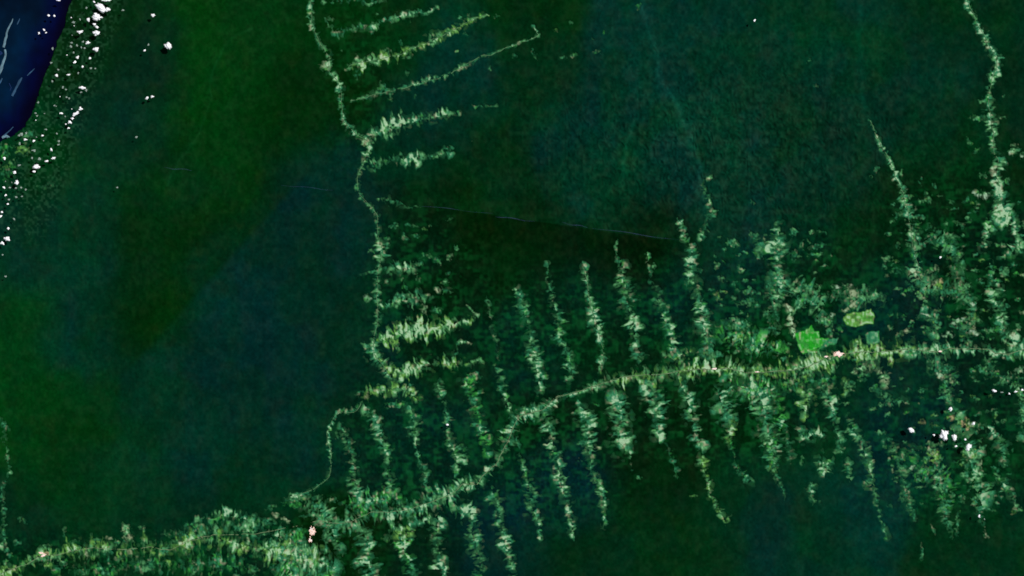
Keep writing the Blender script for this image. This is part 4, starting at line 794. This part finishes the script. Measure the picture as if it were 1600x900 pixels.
# ---------------------------------------------------------------- sandbars in the river
def sandbar(pts, label, mat=M_SAND):
    P = np.array(pts, float)
    L = np.concatenate([[0], np.cumsum(np.hypot(*np.diff(P[:, :2], axis=0).T))])
    t = np.linspace(0, L[-1], int(L[-1] / 1.2) + 3)
    x = np.interp(t, L, P[:, 0]); y = np.interp(t, L, P[:, 1]); h = np.interp(t, L, P[:, 2])
    sd = len(label)
    x = x + 1.2 * (vnoise(t / 6, t * 0, sd) - .5)
    dx = np.gradient(x); dy = np.gradient(y); n = np.hypot(dx, dy); nx_, ny_ = -dy / n, dx / n
    rows = []
    for s, zz in ((-1, -.9), (-.8, -.5), (0, -.25), (.8, -.5), (1, -.9)):
        hw_ = h * (0.8 + .5 * vnoise(t / 3, t * 0 + s * 5 + 9, sd))
        ax, ay = W(x + s * nx_ * hw_, y + s * ny_ * hw_)
        rows.append(np.stack([ax, ay, np.full(len(t), zz)], -1))
    co = np.concatenate(rows); m = len(t); i = np.arange(m - 1)
    f = np.concatenate([np.stack([k * m + i, k * m + i + 1, (k + 1) * m + i + 1, (k + 1) * m + i], -1) for k in range(4)])
    tag(mesh_obj('sandbar', co, f, mat), label, 'sandbar', 'pale sandbars in the river')
M_SAND2 = flat_mat('dull_sand', (48, 78, 104), amt=0.3, nscale=0.12)
M_SAND3 = flat_mat('wet_sand', (24, 44, 84), amt=0.3, nscale=0.12)
sandbar([(20,29,.5),(17,36,1.2),(12,46,1.5),(9,58,2),(5,74,2)], 'longest pale sandbar, upper half, in the top left river')
sandbar([(8,77,1.6),(8,88,1.8),(5,98,2.2),(1,109,2.6),(-8,128,2)], 'thick pale sandbar leaving the left edge below the longest one')
sandbar([(31,29,.6),(28,35,1.1),(26,38,.8)], 'short dull sandbar right of the longest sandbar tip', M_SAND2)
sandbar([(54,107,.5),(46,114,1.1),(42,118,.7)], 'upper dash of the slanting sandbar near the east bank', M_SAND2)
sandbar([(34,121,1.2),(31,126,2),(25,137,1.8),(19,150,2)], 'lower thick dash of the slanting sandbar near the east bank', M_SAND2)
sandbar([(4,122,1),(0,129,1.6),(-6,136,1.5)], 'small sandbar touching the left edge below the thick one', M_SAND2)
sandbar([(14,130,.6),(17,137,.8),(15,142,.6)], 'faint small sandbar left of the slanting one', M_SAND3)
sandbar([(0,80,1.2),(3,83,1.6),(-4,88,1.5)], 'faint sandbar between the two long ones at the left edge', M_SAND3)
sandbar([(20,198,.6),(14,205,1),(6,212,1.4)], 'purplish sandbar where the river narrows at the bank', M_SAND2)
sandbar([(3,215,2),(9,212,2.5),(14,216,2)], 'pale bar against the river bank at its lower end')

# ---------------------------------------------------------------- clouds
def ico():
    t = (1 + 5 ** .5) / 2
    v = [(-1,t,0),(1,t,0),(-1,-t,0),(1,-t,0),(0,-1,t),(0,1,t),(0,-1,-t),(0,1,-t),(t,0,-1),(t,0,1),(-t,0,-1),(-t,0,1)]
    f = [(0,11,5),(0,5,1),(0,1,7),(0,7,10),(0,10,11),(1,5,9),(5,11,4),(11,10,2),(10,7,6),(7,1,8),(3,9,4),(3,4,2),(3,2,6),(3,6,8),(3,8,9),(4,9,5),(2,4,11),(6,2,10),(8,6,7),(9,8,1)]
    v = [np.array(p, float) / np.linalg.norm(p) for p in v]
    for _ in range(2):
        cache = {}; nf = []
        def mid_(a, b):
            k = (min(a, b), max(a, b))
            if k not in cache:
                p = v[a] + v[b]; v.append(p / np.linalg.norm(p)); cache[k] = len(v) - 1
            return cache[k]
        for a, b, c in f:
            ab, bc, ca = mid_(a, b), mid_(b, c), mid_(c, a)
            nf += [(a, ab, ca), (b, bc, ab), (c, ca, bc), (ab, bc, ca)]
        f = nf
    return np.array(v), np.array(f)
IV, IF = ico()
crand = random.Random(11)
CPEND = []
ALTC = 15.0
def cloud(x, y, rx_, ry_=None, faint=False, label=None, group=None, ang=0, n=None, alt=ALTC):
    ry_ = (ry_ or rx_) * .92; rx_ = rx_ * .92
    R = max(rx_, ry_)
    n = n or (2 + int(R * 1.8))
    cos, fas = [], []; off = 0
    c_, s_ = math.cos(math.radians(ang)), math.sin(math.radians(ang))
    for k in range(n):
        if k == 0: ox, oy, pr = 0, 0, 0.72
        else:
            t = crand.uniform(0, 6.28); q = crand.uniform(.4, .9)
            ox, oy, pr = q * math.cos(t), q * math.sin(t), crand.uniform(.28, .52)
        px, py = ox * rx_, -oy * ry_
        px, py = px * c_ + py * s_, -px * s_ + py * c_
        v = IV.copy()
        d = 1 + 0.28 * (vnoise(v[:, 0] * 2.4 + 50 * k + x, v[:, 1] * 2.4 + v[:, 2] * 1.7 + y, k) - .5) * 2
        v = v * d[:, None]
        v[:, 2] = np.where(v[:, 2] < 0, v[:, 2] * .35, v[:, 2])
        vx = v[:, 0] * pr * rx_; vy = v[:, 1] * pr * ry_
        v = np.stack([vx * c_ + vy * s_ + px, -vx * s_ + vy * c_ + py, v[:, 2] * pr * min(rx_, ry_) * .8], -1)
        cos.append(v); fas.append(IF + off); off += len(v)
    k = (H - alt) / H
    wx, wy = W(x, y)
    o = mesh_obj('cloud', np.concatenate(cos), np.concatenate(fas), M_CLOUDF if faint else M_CLOUD)
    o.location = (wx * k, wy * k, alt)
    if not faint and R >= 2.4:
        fc = np.concatenate(cos); nz = 1.14 + 0.3 * (vnoise(fc[:, 0] * .9 + x, fc[:, 1] * .9 + y, 7) - .5)
        fr = mesh_obj('cloud_fringe', fc * nz[:, None], np.concatenate(fas), M_FRINGE, o)
    if label is None:
        CPEND.append((o, x, y, 'tiny' if R < 2.1 else 'small' if R < 2.9 else 'plump', ('thin grey' if faint else 'bright white') + (' round' if R < 1.25 * min(rx_, ry_) else ' flattened')))
    tag(o, label, 'cloud', group)
    return o
GA = 'small clouds strung along the river bank'
CL = """91 0 3 2 0;165 0 6 3 0;135 12 1.8 2 1;147 3 2 2 0;125 30 2 2 1;138 31 3 3 0;147 38 2.8 2.2 0;151 42 3 2 0;125 50 4.3 2.6 0;151 52 5 3.6 0;137 67 3.2 2.6 0;150 77 4.6 3.6 0
115 35 2.6 2 1;76 24 2.2 2.2 0;85 25 2.3 2.2 0;69 47 2.4 2 0;61 52 1.9 1.9 0;72 51 1.5 1.5 0;82 76 2.2 2 1;80 98 2 1.8 1;112 67 2 2 1;111 73 2.4 2.4 1;121 90 2.7 2.7 0;117 97 2.5 2.5 0
141 91 2 2.3 0;129 104 2.3 2.2 0;142 107 2.2 2 1;122 114 1.8 1.8 1;88 118 2.7 2.5 0;107 117 2.8 1.8 0;128 137 5 2.6 0;135 141 2 2 1;98 137 2 2.4 1;103 140 1.8 1.8 1;126 170 3 2.6 0
113 185 2.2 1.8 0;109 191 3 3 0;103 194 1.5 1.5 0;107 200 1.8 1.8 0;96 177 2.6 2 0;102 182 1.5 1.5 1;56 177 1.8 1.8 1;58 181 1.8 1.8 1;66 212 2 2 0;40 218 3.3 1.6 0;53 220 2.4 2.2 0
80 234 2 3 0;83 247 3.1 1.9 0;73 252 3.4 1.7 0;53 268 2.4 2.2 0;23 269 2.6 2.5 0;26 286 3 3.6 0;33 293 2 2 1;6 293 2.3 2.2 0;7 247 2.5 2.5 0;30 258 2.8 1.8 1
239 24 3.4 2.2 0;192 16 2 2 1;226 79 2.2 2.2 0;230 153 2.8 2.4 0;238 151 2.8 2.4 0;213 214 2.2 2 1;183 293 2.4 1.6 1;232 70 2 2.2 1;9 305 2 1.8 0;14 312 1.8 1.8 1;12 319 2 1.8 0
3 331 2 1.8 0;1 338 2.2 2.2 0;22 342 2.2 1.8 1;13 357 2.6 2.2 0;4 380 3 2.6 0;9 432 2 1.8 1;34 307 2 1.4 1;25 308 2 1.4 1;92 221 2.4 2.4 1;91 226 2.2 1.8 1;53 235 3 2 1;50 247 2 2 1
62 248 3 2 1;25 294 2 1.8 1;40 296 2 2 1;14 312 2 2 1;34 210 3.2 2.6 1;30 212 2.5 2 1;25 308 2 1.8 1;89 209 2 1.6 1;72 202 2 1.6 1;15 293 2 2 1;31 224 2 2.6 1;108 154 2 1.6 1
130 65 2 2 1;132 75 2.2 1.6 1;120 71 2 1.8 1;115 82 2 1.8 1;127 74 1.8 1.8 1;82 127 2 2 1;91 109 2 1.4 1;149 107 2 1.6 1;104 152 2 1.6 1;127 144 2.2 1.6 1;60 160 2 1.6 1;85 165 2 1.6 1;4 398 1.8 1.6 1;41 208 2 2 1"""
for e_ in CL.replace('\n', ';').split(';'):
    x, y, a, b, f = [float(v) for v in e_.split()]
    cloud(x, y, a * 1.0, b * 1.0, bool(f), None, GA if x < 160 else 'lone clouds over the western forest')
cloud(158, 12, 9, 4.5, label='largest ragged white cloud near the top of the river bank row', group=GA, ang=35, n=14)
cloud(168, 15, 4, 3, label='white cloud puff tucked against the right side of the largest bank cloud', group=GA)
cloud(152, 27, 7.5, 4.2, label='second largest white cloud, just below the largest one on the bank', group=GA, ang=15, n=12)
cloud(149, 22, 3, 3, label='small white cloud puff on top of the second largest bank cloud', group=GA)
cloud(118, 178, 4.6, 3, label='white cloud shaped like a slanted bean near the foot of the bank row', group=GA, ang=-30)
cloud(56, 261, 6.2, 3.6, label='wide white cloud just above a small round one, left of the bank foot', group=GA, n=9)
cloud(263, 72, 6.5, 4.6, label='solitary bluish-white ragged cloud over dark forest, upper left', group='lone clouds over the western forest', ang=45, n=9)
cloud(11, 373, 4.4, 4, label='round white cloud near the left edge, lowest large one of the bank row', group=GA)
GB = 'clouds over the lower right settlements'
cloud(1475, 680, 6.4, 7.2, label='largest white cloud in the lower right, with a black shadow left of it', group=GB, n=12)
cloud(1424, 673, 3.6, 4.4, label='white cloud farthest left of the lower right group', group=GB, ang=-20)
cloud(1459.5, 679.6, 2.2, 1.8, label='tiny white cloud immediately left of the largest lower right one', group=GB)
cloud(1491, 683.5, 4.4, 4.2, label='round greyish-white cloud right of the largest lower right one', group=GB)
cloud(1513, 698, 4.6, 5.2, label='white cloud at the lower right end of the lower right group', group=GB, ang=20)
cloud(1494, 697, 2.4, 2.2, label='tiny white cloud below the round greyish-white one', group=GB)
cloud(1485.6, 639, 3, 3, label='small white cloud above the lower right group, at the top of tan ground', group=GB)
cloud(1521, 662, 2.8, 2.5, label='small white cloud on the pinkish clearing above the lower right group', group=GB)
cloud(1508, 687, 2, 2, label='tiny white cloud just above the lower right end cloud', group=GB)
for x, y, a, b, f, l in [(1554, 611, 3.2, 2.4, 0, 'small white cloud at the left end of the short row by the right edge'), (1577, 615, 2, 1.6, 0, 'tiny white cloud, second in the short row by the right edge'), (1587, 612, 3, 1.5, 0, 'flat tiny white cloud, third in the short row by the right edge'), (1597, 609, 2.6, 2, 0, 'tiny white cloud touching the right edge at the end of the short row'), (1530, 806, 1.7, 2.8, 0, 'lone upright white speck of cloud in the bottom right'), (1538, 811, 1.3, 1.6, 1, 'faint bluish speck of cloud beside the lone upright one, bottom right'), (1469, 402, 2, 2, 0, 'single bright white speck of cloud right of the slanting strip foot'), (1179, 32, 1.8, 2.4, 0, 'single bright speck of cloud high in the empty forest, top right of centre'), (699, 663.5, 2.3, 2.2, 0, 'tiny white cloud over the fourth strip east of the loop'), (1566, 613, 3, 1.2, 1, 'faint cloud streak inside the short row by the right edge')]:
    cloud(x, y, a, b, bool(f), l, 'stray clouds in the east')
# faint specks scattered over the bank
for k in range(16):
    t = crand.random(); y = 5 + 300 * t
    x = 150 - 0.30 * y - 35 * sm(120, 300, y) + crand.gauss(0, 22) * (0.6 + .5 * t) - 12
    if x < 2 or (x < 118 - y * .42 - 2): continue
    cloud(round(float(x), 1), round(y, 1), crand.uniform(.9, 1.6), crand.uniform(.9, 1.4), crand.random() < .7, None, GA, n=2)

_lb = word_labels([(i, c[1], c[2], c[3], c[4]) for i, c in enumerate(CPEND)], 'cloud')
for i, c in enumerate(CPEND): c[0]['label'] = _lb[i]

# ---------------------------------------------------------------- the long faint contrail
def trail(x0, y0, x1, y1, r, label):
    N = 30; K = 8; co = []; f = []
    alt = 60.0; k = (H - alt) / H
    for i in range(N + 1):
        t = i / N
        x = x0 + (x1 - x0) * t; y = y0 + (y1 - y0) * t + 0.8 * math.sin(t * 9 + x0)
        rr = 0.7 * r * (math.sin(math.pi * min(max(t, .02), .98)) ** .5) * (.7 + .5 * crand.random())
        a, b = W(x, y)
        for j in range(K):
            q = 2 * math.pi * j / K
            co.append((a * k, b * k + rr * math.cos(q), alt + rr * .5 * math.sin(q)))
    for i in range(N):
        for j in range(K):
            f.append((i * K + j, i * K + (j + 1) % K, (i + 1) * K + (j + 1) % K, (i + 1) * K + j))
    o = mesh_obj('contrail', np.array(co), f, M_TRAIL)
    o.visible_shadow = True
    tag(o, label, 'contrail', 'faint straight bluish trail across the forest')
trail(256, 262, 300, 266, 1.2, 'westernmost faint bluish trail piece left of the winding road')
trail(440, 289, 520, 297, 0.9, 'faint trail piece just left of the winding road')
trail(655, 321, 770, 334, 0.7, 'faint trail piece starting right of the winding road curve')
trail(774, 338, 835, 346, 1.2, 'faint violet trail piece over the dark forest, left part')
trail(878, 348, 918, 355, 1.5, 'brightest faint violet trail piece at mid length')
trail(925, 356, 1060, 375, 1.0, 'longest faint violet trail piece at the right end')
